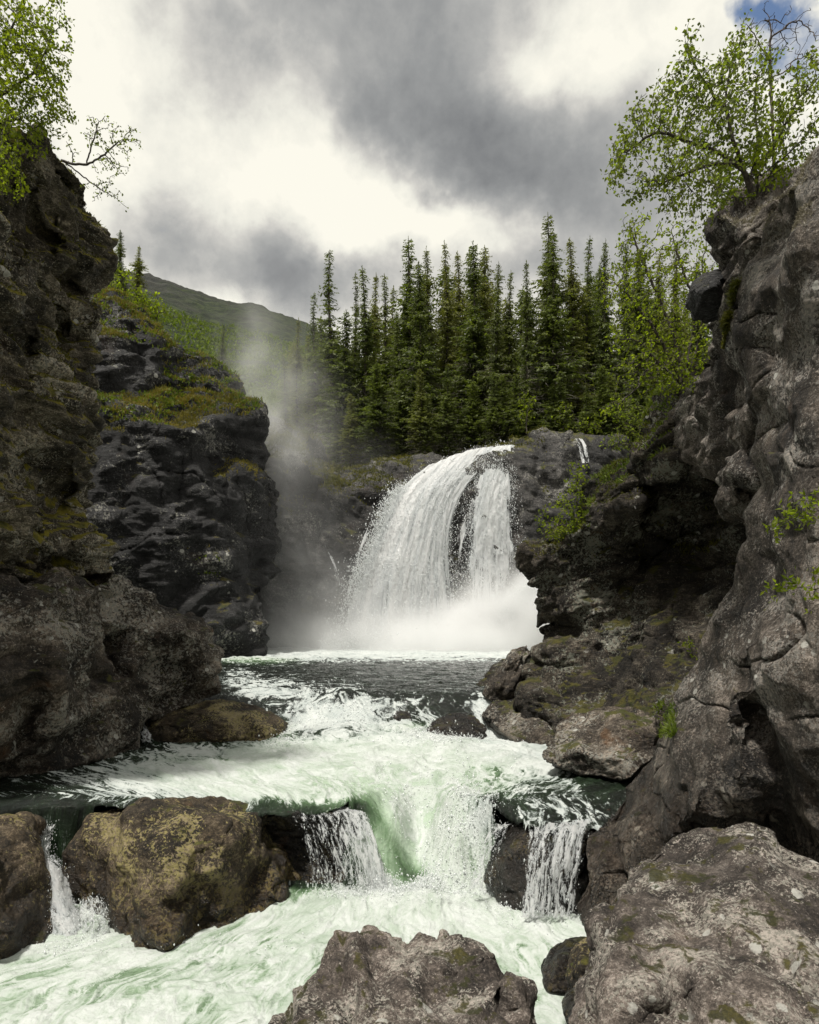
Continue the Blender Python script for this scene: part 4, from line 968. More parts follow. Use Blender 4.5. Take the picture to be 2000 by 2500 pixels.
# the big fall: two curtains thrown from the brink, built of a torn sheet each and tens of thousands of drops
M_veil_far = veil_mat('falling_water', sx=1.9, sy=.10, dist=.1, white=.92)
fall = empty('waterfall', P(1060, 1600, 53), 'tall white waterfall plunging into the pool at the head of the gorge', 'waterfall')
sheet('left_curtain', [[(1020, 1152, 56.4), (1090, 1118, 56.8), (1150, 1098, 57.2), (1210, 1090, 57.4), (1262, 1086, 57.6)],
                       [(960, 1210, 54.8), (1030, 1185, 55.0), (1090, 1165, 55.2), (1140, 1150, 55.6), (1190, 1135, 55.8)],
                       [(925, 1280, 53.8), (1000, 1260, 53.8), (1050, 1240, 54.0), (1090, 1225, 54.4), (1130, 1210, 54.8)],
                       [(886, 1370, 53.0), (970, 1360, 52.8), (1030, 1350, 53.0), (1070, 1340, 53.4), (1100, 1320, 54.0)],
                       [(852, 1450, 52.6), (950, 1450, 52.2), (1015, 1450, 52.4), (1070, 1450, 52.8), (1110, 1440, 53.4)],
                       [(812, 1600, 52.2), (940, 1600, 51.8), (1010, 1600, 52.0), (1075, 1600, 52.4), (1120, 1600, 53.0)]],
      M_veil_far, 120, 160, wob=.28, parent=fall,
      dens=lambda u, v: edge_fade(u, .1) * (1.10 - .34 * sstep(u, .5, .95) * sstep(v, .10, .4) - .04 * v) + .30 * sstep(v, .12, .0) + .04)
sheet('right_curtain', [[(1170, 1096, 57.2), (1200, 1091, 57.4), (1232, 1088, 57.4), (1262, 1086, 57.6)],
                        [(1155, 1160, 55.6), (1190, 1155, 55.4), (1225, 1150, 55.4), (1266, 1145, 55.6)],
                        [(1120, 1260, 54.6), (1170, 1255, 54.2), (1215, 1250, 54.2), (1272, 1245, 54.6)],
                        [(1100, 1370, 54.2), (1160, 1365, 53.6), (1215, 1360, 53.6), (1284, 1355, 54.0)],
                        [(1090, 1480, 53.8), (1155, 1480, 53.2), (1215, 1475, 53.2), (1290, 1470, 53.6)],
                        [(1085, 1600, 53.4), (1155, 1600, 52.8), (1215, 1600, 52.8), (1290, 1600, 53.2)]],
      M_veil_far, 100, 160, wob=.28, parent=fall,
      dens=lambda u, v: edge_fade(u, .34) * (.98 - .36 * sstep(v, .35, .75) + .25 * sstep(v, .3, .1) - .08 * sstep(u, .5, .0) * sstep(v, .1, .3)))


def fall_drops():
    pts, sz, st = [], [], []
    for nm, cnt in (('left_curtain', 30000), ('right_curtain', 20000)):
        V, n_, u, v, D = SURF[nm]
        cl = fbm(np.stack([u * 9, v * 5, 0 * u], 1), 4, .6) + .5 * fbm(np.stack([u * 34, v * 9, 0 * u + 3], 1), 3)
        w = np.clip(D + .1 + .9 * cl, .0, 2) ** 1.5 + .03
        w *= .05 + sstep(v, .04, .25) + v
        k = RNG.choice(len(V), cnt, p=w / w.sum())
        off = RNG.exponential(.42, cnt) * (.3 + v[k])
        jit = RNG.normal(0, .11, (cnt, 3)); jit[:, 2] *= 1.6
        pts.append(V[k] + n_[k] * off[:, None] + jit)
        sz.append(RNG.gamma(2.0, .0058, cnt) + .006); st.append(RNG.uniform(1, 2.2, cnt))
    # droplets flung out along the left edge
    V, n_, u, v, D = SURF['left_curtain']
    e = np.where((u < .12) & (v > .15))[0]; k = RNG.choice(e, 9000)
    pts.append(V[k] + np.stack([-RNG.exponential(.28, 9000), RNG.normal(-.2, .3, 9000), RNG.normal(0, .3, 9000)], 1)); sz.append(RNG.gamma(2, .0085, 9000) + .007); st.append(RNG.uniform(1, 2, 9000))
    me = drops_mesh('flying_drops', np.concatenate(pts).astype(np.float32), np.concatenate(sz), np.concatenate(st))
    link('flying_drops', me, parent=fall, kind='stuff')
    # ragged base of splashing water
    n = 16000
    a = RNG.uniform(-6.4, 6.2, n); hgt = RNG.exponential(.55, n) * (1 + .8 * bump1(a, 1.5, 5))
    p = np.stack([a, 51.6 - RNG.exponential(.8, n), ZU + hgt], 1)
    link('base_splash', drops_mesh('base_splash', p.astype(np.float32), RNG.gamma(2, .009, n) + .008), parent=fall, kind='stuff')
    # water bursting off a hidden ledge on the right
    n = 30000
    t = RNG.random(n) ** .8
    ang = RNG.normal(0, .34, n)
    cx = 10.6 - 5.6 * t + RNG.normal(0, .5, n) * (.5 + t); cz = 3.6 - 5.8 * t ** 1.25 - RNG.exponential(1.6, n) * (.25 + .75 * t)
    p = np.stack([cx, 51.2 + RNG.normal(0, .8, n), np.maximum(cz, ZU)], 1)
    link('side_burst', drops_mesh('side_burst', p.astype(np.float32), RNG.gamma(2, .009, n) + .008), parent=fall, kind='stuff')


fall_drops()

# ---- small cascades between the rocks
M_veil_near = veil_mat('cascade_water', sx=10, sy=2.6, dist=1.1)


def cascade(rows, label, dens, nu=70, nv=70, wob=.05, n=2500, sz=.007, mat=None, name='cascade', spread=.05):
    o = sheet(name, rows, mat or M_veil_near, nu, nv, wob=wob, dens=dens, label=label, cat='cascade')
    V, n_, u, v, D = SURF[name]
    if n:
        w = np.clip(D, .02, 1.5); k = RNG.choice(len(V), n, p=w / w.sum())
        pts = V[k] + n_[k] * (RNG.exponential(spread, n) * (.2 + v[k]))[:, None] + RNG.normal(0, spread * .6, (n, 3))
        me = drops_mesh('flying_drops', pts.astype(np.float32), RNG.gamma(2, sz * .2, n) + sz * .18, RNG.uniform(1, 3.5, n))
        link('flying_drops', me, parent=o, kind='stuff')
    return o


cascade([[(86, 2020, 11.9), (104, 2018, 12.0), (122, 2016, 12.0), (138, 2010, 12.1)], [(84, 2060, 11.6), (100, 2062, 11.6), (114, 2062, 11.7), (128, 2056, 11.8)], [(86, 2110, 11.3), (104, 2110, 11.2), (124, 2108, 11.2), (160, 2104, 11.5)],
         [(96, 2190, 11.1), (120, 2190, 10.9), (150, 2190, 10.9), (182, 2190, 11.2)], [(104, 2260, 10.9), (130, 2260, 10.6), (170, 2260, 10.6), (210, 2260, 10.9)], [(100, 2330, 10.5), (140, 2330, 10.3), (190, 2330, 10.3), (240, 2330, 10.6)]],
        'narrow white cascade squeezed between the two yellow lichened boulders', lambda u, v: edge_fade(u, .18) * (.45 + .45 * sstep(v, .3, .5)), n=2200, spread=.06)
cascade([[(180, 2215, 11.2), (215, 2195, 11.0), (245, 2200, 10.9), (262, 2240, 10.9)], [(170, 2260, 11.0), (210, 2245, 10.7), (250, 2250, 10.6), (266, 2280, 10.7)], [(160, 2330, 10.6), (210, 2330, 10.4), (250, 2330, 10.3), (275, 2330, 10.4)]],
        'splash thrown up against the left foot of the brown boulder', lambda u, v: .42 * edge_fade(u, .2) + .25 * v, n=2500, spread=.06)
cascade([[(326, 1748, 19.3), (338, 1747, 19.3), (352, 1748, 19.3)], [(330, 1764, 18.9), (344, 1764, 18.9), (360, 1765, 18.9)], [(338, 1790, 18.3), (354, 1790, 18.2), (372, 1791, 18.3)], [(344, 1812, 17.9), (360, 1813, 17.8), (382, 1813, 17.9)]],
        'tiny white cascade at the left end of the low brown slab', lambda u, v: .55 * edge_fade(u, .3), 30, 40, wob=.03, n=0)
cascade([[(670, 1972, 13.15), (735, 1968, 13.15), (795, 1968, 13.15), (850, 1972, 13.15), (900, 1988, 13.1)], [(700, 1990, 12.72), (755, 1988, 12.68), (808, 1988, 12.68), (862, 1993, 12.68), (912, 2012, 12.68)], [(728, 2030, 12.45), (775, 2030, 12.35), (825, 2032, 12.3), (875, 2040, 12.3), (925, 2060, 12.3)],
         [(745, 2090, 12.3), (792, 2090, 12.15), (840, 2090, 12.1), (890, 2095, 12.05), (940, 2110, 12.05)], [(752, 2155, 12.2), (800, 2155, 12.05), (850, 2158, 11.95), (900, 2160, 11.9), (955, 2165, 11.9)]],
        'lacy curtain of water hanging over the dark ledge left of the chute', lambda u, v: edge_fade(u, .1) * (.42 + .34 * u ** 1.3 + .22 * sstep(v, .25, 0)) - .10 * v * (u < .6), 110, 90, wob=.07, n=600, spread=.04)
cascade([[(1290, 2022, 11.5), (1340, 2012, 11.4), (1390, 2006, 11.3), (1450, 2000, 11.4)], [(1288, 2050, 11.0), (1335, 2036, 10.85), (1390, 2032, 10.8), (1436, 2030, 10.9)], [(1282, 2110, 10.75), (1325, 2100, 10.5), (1375, 2100, 10.5), (1424, 2095, 10.6)],
         [(1276, 2170, 10.6), (1318, 2170, 10.35), (1362, 2170, 10.35), (1412, 2165, 10.5)], [(1268, 2240, 10.4), (1312, 2240, 10.2), (1360, 2240, 10.2), (1408, 2235, 10.3)]],
        'white fan of water sliding over the black rock beside the right slab', lambda u, v: edge_fade(u, .12) * (.62 - .05 * v + .12 * sstep(u, .3, .7) * (1 - v)) , 110, 90, wob=.07, n=600, spread=.04)
cascade([[(1196, 2010, 12.1), (1222, 2012, 12.0), (1252, 2012, 12.0)], [(1180, 2050, 11.75), (1206, 2050, 11.7), (1232, 2050, 11.75)], [(1160, 2100, 11.5), (1186, 2100, 11.5), (1212, 2100, 11.6)], [(1140, 2170, 11.3), (1170, 2170, 11.2), (1205, 2170, 11.4)]],
        'thin torn water running down the left side of the black rock', lambda u, v: edge_fade(u, .2) * (.62 - .35 * u), 50, 60, wob=.05, n=500, spread=.05)
M_veil_thin = veil_mat('trickle_water', sx=3, sy=.5)
cascade([[(1398, 1072, 56.2), (1412, 1070, 56.2), (1426, 1072, 56.2)], [(1408, 1090, 55.8), (1422, 1088, 55.8), (1436, 1090, 55.8)], [(1418, 1130, 55.0), (1430, 1130, 55.0), (1444, 1130, 55.0)]],
        'thin stream sliding over the rock to the right of the big waterfall', lambda u, v: .6 * edge_fade(u, .3), 24, 40, wob=.05, n=0, mat=M_veil_thin)
cascade([[(904, 1268, 54.6), (909, 1270, 54.6), (914, 1272, 54.6)], [(872, 1345, 53.6), (879, 1345, 53.6), (886, 1347, 53.6)], [(850, 1420, 53.4), (857, 1420, 53.4), (864, 1420, 53.4)], [(832, 1480, 53.4), (839, 1480, 53.4), (846, 1480, 53.4)]],
        'hair thin trickle on the wet wall just left of the big waterfall', lambda u, v: .5 * edge_fade(u, .35), 16, 60, wob=.05, n=0, mat=M_veil_thin)
cascade([[(790, 1330, 54.0), (794, 1330, 54.0), (799, 1332, 54.0)], [(812, 1380, 53.4), (817, 1380, 53.4), (822, 1380, 53.4)], [(826, 1440, 53.4), (831, 1440, 53.4), (836, 1440, 53.4)]],
        'short trickle on the wet wall further left near the mist', lambda u, v: .45 * edge_fade(u, .35), 16, 50, wob=.05, n=0, mat=M_veil_thin)


def river_spray():
    """drops leaping off the breaking water"""
    V, Q, _, W, Fm = SURF['river']
    px, py = proj(V)
    w = np.zeros(len(V))
    for cx, cy, rx, ry, a in ((860, 1725, 150, 40, 1), (960, 1960, 70, 60, .8), (1130, 1990, 90, 100, 1), (1000, 2160, 150, 40, 1.4), (900, 2150, 80, 40, 1.2), (1290, 2230, 120, 30, 1.2), (150, 2320, 90, 20, 1),
                              (1210, 1730, 60, 40, .8), (690, 1800, 40, 20, .5), (700, 1785, 40, 30, .6), (1060, 1790, 100, 20, .8), (1180, 2080, 40, 80, 1), (1380, 2330, 40, 30, .4), (560, 2310, 150, 20, .3)):
        w += a * np.exp(-((px - cx) / rx) ** 2 - ((py - cy) / ry) ** 2)
    w *= Fm
    n = 14000
    k = RNG.choice(len(V), n, p=w / w.sum())
    cl = np.clip(fbm(V[k] / .25, 3) + .3, .05, 1)
    off = RNG.exponential(.10, n) * cl * 1.6
    pts = V[k] + np.stack([RNG.normal(0, .03, n), RNG.normal(0, .03, n), off], 1)
    sz = (RNG.gamma(2, .0022, n) + .002) * np.clip(V[k, 1] / 11, .7, 2)
    link('spray', drops_mesh('spray', pts.astype(np.float32), sz, RNG.uniform(1, 2, n)), 'white drops leaping off the breaking water', 'spray', kind='stuff')


river_spray()


# ---- drifting spray of the big fall
def mist():
    m, T = new_mat('mist')
    out = T.node('ShaderNodeOutputMaterial')
    pos = T.node('ShaderNodeNewGeometry').outputs['Position']
    n = T.noise(pos, .22, 5, .6, .4)
    n2 = T.noise(T.mapping(pos, rot=(0, .45, 0), scale=(1, 1, .4)), .42, 4, .6)
    wp = T.vm('ADD', pos, T.vm('SCALE', T.vm('SUBTRACT', T.noise(pos, .16, 3, .55, color=True), (.5, .5, .5)), 5.0))

    def puff(px, py, d, rx, ry, rz, amp, rot=0):
        c = P(px, py, d)
        v = T.vm('SUBTRACT', wp, c)
        if rot:
            r = T.node('ShaderNodeVectorRotate', rotation_type='Y_AXIS'); T.put(r.inputs['Vector'], v); r.inputs['Angle'].default_value = rad(rot); v = r.outputs[0]
        v = T.vm('MULTIPLY', v, (1 / rx, 1 / ry, 1 / rz))
        q = T.vm('DOT_PRODUCT', v, v, out=1)
        return T.math('MULTIPLY', T.math('EXPONENT', T.math('MULTIPLY', q, -1.0)), amp)
    acc = None
    for a in MIST:
        v = puff(*a); acc = v if acc is None else T.math('ADD', acc, v)
    tex = T.mapr(T.math('ADD', T.math('MULTIPLY', n, .55), T.math('MULTIPLY', n2, .45)), .34, .64, .12, 1.75)
    dens = T.math('MULTIPLY', acc, tex)
    vol = T.node('ShaderNodeVolumePrincipled')
    vol.inputs['Color'].default_value = (.97, .97, .97, 1); vol.inputs['Anisotropy'].default_value = .15
    T.put(vol.inputs['Density'], dens)
    T.l.new(vol.outputs[0], out.inputs['Volume'])
    x0, x1, y0, y1, z0, z1 = -17, 12.5, 45.0, 57.5, -3.2, 24
    V = np.array([(x, y, z) for x in (x0, x1) for y in (y0, y1) for z in (z0, z1)], np.float32)
    Q = np.array([(0, 1, 3, 2), (4, 6, 7, 5), (0, 4, 5, 1), (2, 3, 7, 6), (0, 2, 6, 4), (1, 5, 7, 3)])
    link('mist', mesh_np('mist', V, Q, m, smooth=False), 'white spray cloud drifting up and left from the foot of the waterfall', 'mist', kind='stuff')


#        column row dist  rx  ry  rz  amount tilt
MIST = [(1020, 1585, 50.5, 6.5, 3.0, 1.6, 1.1, 0), (900, 1560, 51, 4.5, 3, 1.9, .40, 0), (1220, 1520, 51, 2.0, 2.5, 1.8, 1.4, -35), (1310, 1470, 51, 1.5, 2, 2.0, 1.8, -20), (1120, 1550, 51, 4.0, 2.5, 1.3, .6, 0),
        (760, 1480, 51, 3.2, 3, 3.6, .085, 10), (740, 1300, 51, 2.2, 3, 4.5, .035, -12), (720, 1120, 51, 1.7, 3, 3.4, .075, -26), (665, 990, 51, 1.4, 3.2, 3.4, .15, -32), (598, 870, 51, 1.2, 3, 2.8, .11, -32), (790, 1100, 54, 3.6, 2, 1.6, .025, 0)]
mist()

# ------------------------------------------------------------------ plants
M_needle = None


def needle_mat(name, c1, c2, c3):
    m, T = new_mat(name)
    out = T.node('ShaderNodeOutputMaterial')
    geo = T.node('ShaderNodeNewGeometry')
    oi = T.node('ShaderNodeObjectInfo').outputs['Random']
    n = T.noise(geo.outputs['Position'], .55, 4, .6)
    f = T.math('ADD', T.math('MULTIPLY', geo.outputs['Random Per Island'], .45), T.math('MULTIPLY', T.mapr(n, .35, .65), .55))
    col = T.mixc(f, c1, c2)
    col = T.mixc(T.math('MULTIPLY', T.mapr(oi, .35, 1), .55), col, T.mixc(f, c3, tuple(1.6 * c for c in c3)))
    df = T.node('ShaderNodeBsdfPrincipled'); T.put(df.inputs['Base Color'], col); df.inputs['Roughness'].default_value = .6
    tr = T.node('ShaderNodeBsdfTranslucent'); T.put(tr.inputs[0], T.mixc(1.0, col, (1.4, 1.5, .8), 'MULTIPLY'))
    mx = T.node('ShaderNodeMixShader'); mx.inputs[0].default_value = .42
    T.l.new(df.outputs[0], mx.inputs[1]); T.l.new(tr.outputs[0], mx.inputs[2]); T.l.new(mx.outputs[0], out.inputs[0])
    return m


M_needle = needle_mat('spruce_needles', (.030, .046, .008), (.145, .175, .032), (.155, .150, .036))
M_bark = bark_mat('spruce_bark', (.035, .028, .022), (.10, .085, .07), 6)
M_deadwood = bark_mat('grey_dead_twigs', (.10, .09, .075), (.24, .22, .18), 6)
M_birchbark = bark_mat('birch_bark', (.022, .017, .013), (.085, .070, .055), 14)
M_leaf = leaf_mat('birch_leaves', (.060, .080, .014), (.20, .225, .045), .6)
M_leaf_sun = leaf_mat('bright_leaves', (.075, .105, .008), (.25, .28, .026), .6)
M_leaf_left = leaf_mat('sunlit_birch_leaves', (.070, .095, .008), (.24, .265, .024), .6)
M_grass = leaf_mat('grass_blades', (.075, .080, .012), (.24, .20, .045), .35, (1.3, 1.2, .7), .4)
M_greengrass = leaf_mat('green_grass_blades', (.05, .085, .010), (.16, .20, .028), .4, (1.3, 1.4, .6), .8)
M_heather = leaf_mat('heather_sprigs', (.040, .050, .007), (.15, .135, .020), .35, (1.2, 1.3, .6), .6)
M_greymoss = leaf_mat('grey_moss_fuzz', (.13, .115, .08), (.30, .27, .20), .2, (1, 1, .9), 2.0)


def tubes(A, B, ra, rb, sides=5):
    """tapered tubes between point pairs"""
    A = np.asarray(A, np.float32); B = np.asarray(B, np.float32); n = len(A)
    d = B - A; d /= np.maximum(np.linalg.norm(d, axis=1), 1e-9)[:, None]
    ref = np.where((np.abs(d[:, 2]) > .9)[:, None], np.array([[1, 0, 0]]), np.array([[0, 0, 1]])).astype(np.float32)
    u = np.cross(d, ref); u /= np.linalg.norm(u, axis=1)[:, None]; v = np.cross(d, u)
    a = np.arange(sides) * 2 * math.pi / sides
    ring = u[:, None] * np.cos(a)[None, :, None] + v[:, None] * np.sin(a)[None, :, None]
    R0 = A[:, None] + ring * np.asarray(ra)[:, None, None]; R1 = B[:, None] + ring * np.asarray(rb)[:, None, None]
    V = np.concatenate([R0, R1], 1).reshape(-1, 3)
    k = np.arange(sides); k2 = (k + 1) % sides
    q = np.stack([k, k2, k2 + sides, k + sides], 1)
    Q = (q[None] + (2 * sides) * np.arange(n)[:, None, None]).reshape(-1, 4)
    return V, Q


def spruce_mesh(seed, H, R, ragged, droop, bare=0.06):
    r = np.random.default_rng(seed)
    lean = r.normal(0, .012, 2)
    def axis(z):
        return np.stack([lean[0] * z + .12 * np.sin(z * .3 + seed), lean[1] * z + .1 * np.cos(z * .23 + seed), z], -1)
    zs = np.linspace(-.8, H, 16); pts = axis(zs)
    rr = .012 * H * np.clip(1 - zs / H, .03, 1) ** .8
    tv, tq = tubes(pts[:-1], pts[1:], rr[:-1], rr[1:], 7)
    quads = []; tw_a, tw_b, tw_r = [], [], []
    z = bare * H
    phase = r.random() * 6
    while z < H * .99:
        t = z / H
        prof = (1 - t) ** .62 * min(1, .5 + t * 2.2)
        lump = .72 + .38 * math.sin(z * .9 + phase) * math.sin(z * .37 + phase * 2) + r.normal(0, .08)
        nb = int(r.integers(5, 8)) if t < .85 else 4
        a0 = r.random() * 6.28
        for k in range(nb):
            if r.random() < ragged * .55: continue
            L = max(.28, R * prof * max(lump, .4) * r.uniform(.55, 1.25))
            a = a0 + k * 6.283 / nb + r.normal(0, .25)
            ns = max(3, int(L / .17))
            s = np.linspace(.05, 1, ns)
            dr = droop * r.uniform(.6, 1.3)
            zz = z + L * (.18 * s - dr * s ** 1.5 * (1 - .45 * s) * 1.7) if t < .8 else z + L * (.30 * s - .2 * s ** 2)
            base = axis(np.array([z]))[0]
            bx = base[0] + np.cos(a) * s * L; by = base[1] + np.sin(a) * s * L
            c = np.stack([bx, by, zz], 1)
            tw_a.append(c[0]); tw_b.append(c[-1]); tw_r.append(.012 + .010 * L)
            outd = np.array([math.cos(a), math.sin(a), 0]); side = np.array([-math.sin(a), math.cos(a), 0])
            for i in range(ns):
                m_ = 3 if L > .5 else 2
                for j in range(m_):
                    sg = (-1, 1, r.choice([-1, 1]))[j]
                    ln = r.uniform(.26, .55) * (1.15 - .5 * s[i]) * min(1.3, .55 + L * .35) * (H / 22)
                    d = outd * r.uniform(.35, .9) + side * sg * r.uniform(.25, 1.0) + np.array([0, 0, r.uniform(-.75, .05) if j < 2 else r.uniform(-1.4, -.5)])
                    d /= np.linalg.norm(d)
                    w = np.cross(d, r.normal(size=3)); w /= np.linalg.norm(w); w *= ln * r.uniform(.13, .23)
                    p0 = c[i]; mid = p0 + d * ln * .5
                    quads.append((p0, mid + w, p0 + d * ln, mid - w))
        z += max(.13, H * .0135 * (1.15 - .5 * t)) * r.uniform(.7, 1.3)
    # leader
    top = axis(np.array([H]))[0]
    for k in range(10):
        d = r.normal(0, .35, 3); d[2] = 1; d /= np.linalg.norm(d); w = np.cross(d, r.normal(size=3)); w *= .03
        p0 = top - np.array([0, 0, r.uniform(0, .8)]); quads.append((p0, p0 + d * .15 + w, p0 + d * .3, p0 + d * .15 - w))
    V = np.array(quads, np.float32).reshape(-1, 3); Q = np.arange(len(V)).reshape(-1, 4)
    bv, bq = tubes(tw_a, tw_b, np.array(tw_r), np.array(tw_r) * .3, 4)
    # grey dead twigs low down
    n = 260
    a = r.random(n) * 6.28; zz = H * r.uniform(.02, .5, n); L = R * r.uniform(.25, .95, n) * (1 - zz / H)
    A = axis(zz); E = A + np.stack([np.cos(a) * L, np.sin(a) * L, -L * r.uniform(.05, .5, n)], 1)
    E2 = E + np.stack([r.normal(0, .25, n), r.normal(0, .25, n), -r.uniform(.05, .5, n)], 1)
    dv, dq = tubes(np.concatenate([A, E]), np.concatenate([E, E2]), np.full(2 * n, .018), np.concatenate([np.full(n, .012), np.full(n, .004)]), 4)
    return (np.vstack([tv, bv]), np.vstack([tq, bq + len(tv)])), (V, Q), (dv, dq)


SPRUCE = []
for k, (H, R, rag, dr) in enumerate([(22, 3.5, .22, .40), (22, 3.0, .35, .48), (22, 4.0, .2, .36), (22, 2.4, .55, .42), (22, 3.2, .3, .52), (22, 3.5, .1, .34)]):
    tr, cr, dd = spruce_mesh(40 + k, H, R, rag, dr, .03 if k % 2 else .07)
    SPRUCE.append((mesh_np('spruce_trunk', *tr, M_bark), mesh_np('spruce_crown', *cr, M_needle, smooth=False), mesh_np('spruce_twigs', *dd, M_deadwood)))
SPRUCE_TREES = []


def spruce(px, tip, d, kind, label, group, base_py=None, wide=1.0, rz=None):
    x = (px - 1000) / F * d
    zb = float(ground_z(np.array([x], np.float32), np.array([d], np.float32), False)[0]) - .3 if base_py is None else (HOR - base_py) / F * d
    H = (HOR - tip) / F * d - zb
    s = H / 22.0
    root = empty('spruce_tree', (x, d, zb), label, 'spruce', group)
    root.rotation_euler = (0, 0, RNG.uniform(0, 6.28) if rz is None else rz)
    wide *= RNG.uniform(.85, 1.4)
    root.scale = (s * wide, s * wide, s)
    for nm, me in zip(('trunk', 'crown', 'dead_twigs'), SPRUCE[kind]):
        link(nm, me, parent=root, local=True)
    return root


FRONT = [  # column, tip row, distance, kind, width, words
    (722, 778, 82, 4, 1.0, 'hazy spruce at the left end of the forest, half lost in the spray'),
    (767, 712, 80, 3, .9, 'small thin spruce beside the tall left spruce of the forest edge'),
    (805, 607, 72, 3, 1.25, 'tall narrow spruce standing apart at the left end of the forest'),
    (838, 760, 70, 2, 1.0, 'low broad spruce at the right foot of the lone left spruce'),
    (868, 665, 78, 3, .8, 'thin bare topped spruce between the lone left spruce and the first dense clump'),
    (895, 652, 71, 1, .95, 'ragged spruce with lacy top at the left of the first dense clump'),
    (915, 672, 80, 4, .8, 'slim spruce peeping out behind the ragged lacy one'),
    (942, 668, 73, 3, .9, 'gappy spruce with sky showing through its branches'),
    (975, 760, 69, 2, .9, 'short full spruce filling the gap left of the tall pointed spruce'),
    (994, 574, 70, 1, 1.1, 'tall pointed spruce with tapering top left of the forest middle'),
    (1022, 640, 66, 5, 1.0, 'dense dark spruce just right of the tall pointed one'),
    (1048, 604, 69, 0, .95, 'full dark spruce in the first dense clump, nearly as tall as the pointed one'),
    (1094, 590, 71, 1, .9, 'spire topped spruce in the middle of the forest edge'),
    (1124, 612, 74, 4, .8, 'slender spruce beside the spire topped one'),
    (1163, 588, 68, 0, .95, 'dense twin topped looking spruce, left of the pair'),
    (1183, 604, 71, 5, .9, 'dense twin topped looking spruce, right of the pair'),
    (1212, 640, 66, 2, .8, 'shorter spruce right of the dense pair'),
    (1240, 662, 67, 1, .85, 'thin ragged spruce in the dip before the tallest spruce'),
    (1290, 640, 64, 4, .9, 'grey twigged spruce at the left shoulder of the tallest spruce'),
    (1335, 516, 66, 1, 1.1, 'tallest spruce of the forest with a ragged crown'),
    (1352, 560, 64, 0, .85, 'full spruce touching the right side of the tallest one'),
    (1400, 578, 67, 4, .9, 'spruce with narrow point right of the tallest one'),
    (1432, 584, 69, 1, .9, 'second spruce right of the tallest one, lacy top'),
    (1472, 586, 68, 0, .9, 'dark spruce behind the young birch tops'),
    (1528, 596, 70, 5, .9, 'spruce seen through the leaves left of the birch clump'),
    (1568, 610, 66, 4, .9, 'spruce seen through the middle of the birch clump'),
    (1605, 620, 70, 1, .9, 'narrow spruce behind the birch clump close to the buttress'),
    (1648, 600, 66, 0, .9, 'broad spruce behind the right side of the birch clump'),
    (1700, 640, 70, 2, .9, 'spruce almost hidden by the buttress and the birch clump'),
]
for (px, tip, d, k, w, lab) in FRONT:
    spruce(px, tip, d, k, lab, 'spruces along the forest edge above the fall', wide=w)
for i, px in enumerate(np.linspace(700, 1740, 34)):
    d = RNG.uniform(84, 100); tip = np.interp(px, [700, 840, 1000, 1300, 1740], [880, 790, 690, 680, 690]) + RNG.normal(0, 26)
    spruce(float(px + RNG.normal(0, 9)), float(tip), float(d), int(RNG.integers(0, 6)), 'spruce standing deep in the forest behind the front rank', 'spruces deep in the forest', wide=1.15)
for i, px in enumerate(np.linspace(860, 1660, 21)):
    d = RNG.uniform(61.5, 64) if px > 1000 else RNG.uniform(64, 67)
    tip = float(RNG.uniform(880, 985)) if px > 860 else float(RNG.uniform(930, 1010))
    spruce(float(px + RNG.normal(0, 10)), tip, float(d), int((2, 5, 0, 2)[i % 4]), 'young low spruce at the foot of the forest edge', 'young spruces at the foot of the forest', wide=1.5)
for (px, tip, d, bpy_, k, w, lab) in [(295, 562, 60, 770, 5, 1.25, 'taller of the two spruces on the grassy rim above the dark wall'), (338, 602, 62, 790, 4, 1.2, 'shorter of the two spruces on the grassy rim above the dark wall'),
                              (268, 640, 64, 790, 0, 1.3, 'pale green spruce close behind the overhanging nose'), (542, 800, 130, 950, 2, 1.2, 'lone hazy spruce on the green hillside behind the spray')]:
    spruce(px, tip, d, k, lab, 'spruces on the left rim', base_py=bpy_, wide=w)


# ---- leafy trees grown towards their crowns
def ellip(px, py, rx, ry, d, rd, n, r):
    v = r.normal(size=(n, 3)); v /= np.linalg.norm(v, axis=1)[:, None]; v *= (r.random(n) ** .42)[:, None]
    c = np.array(P(px, py, d))
    return c + v * np.array([rx / F * d, rd, ry / F * d])


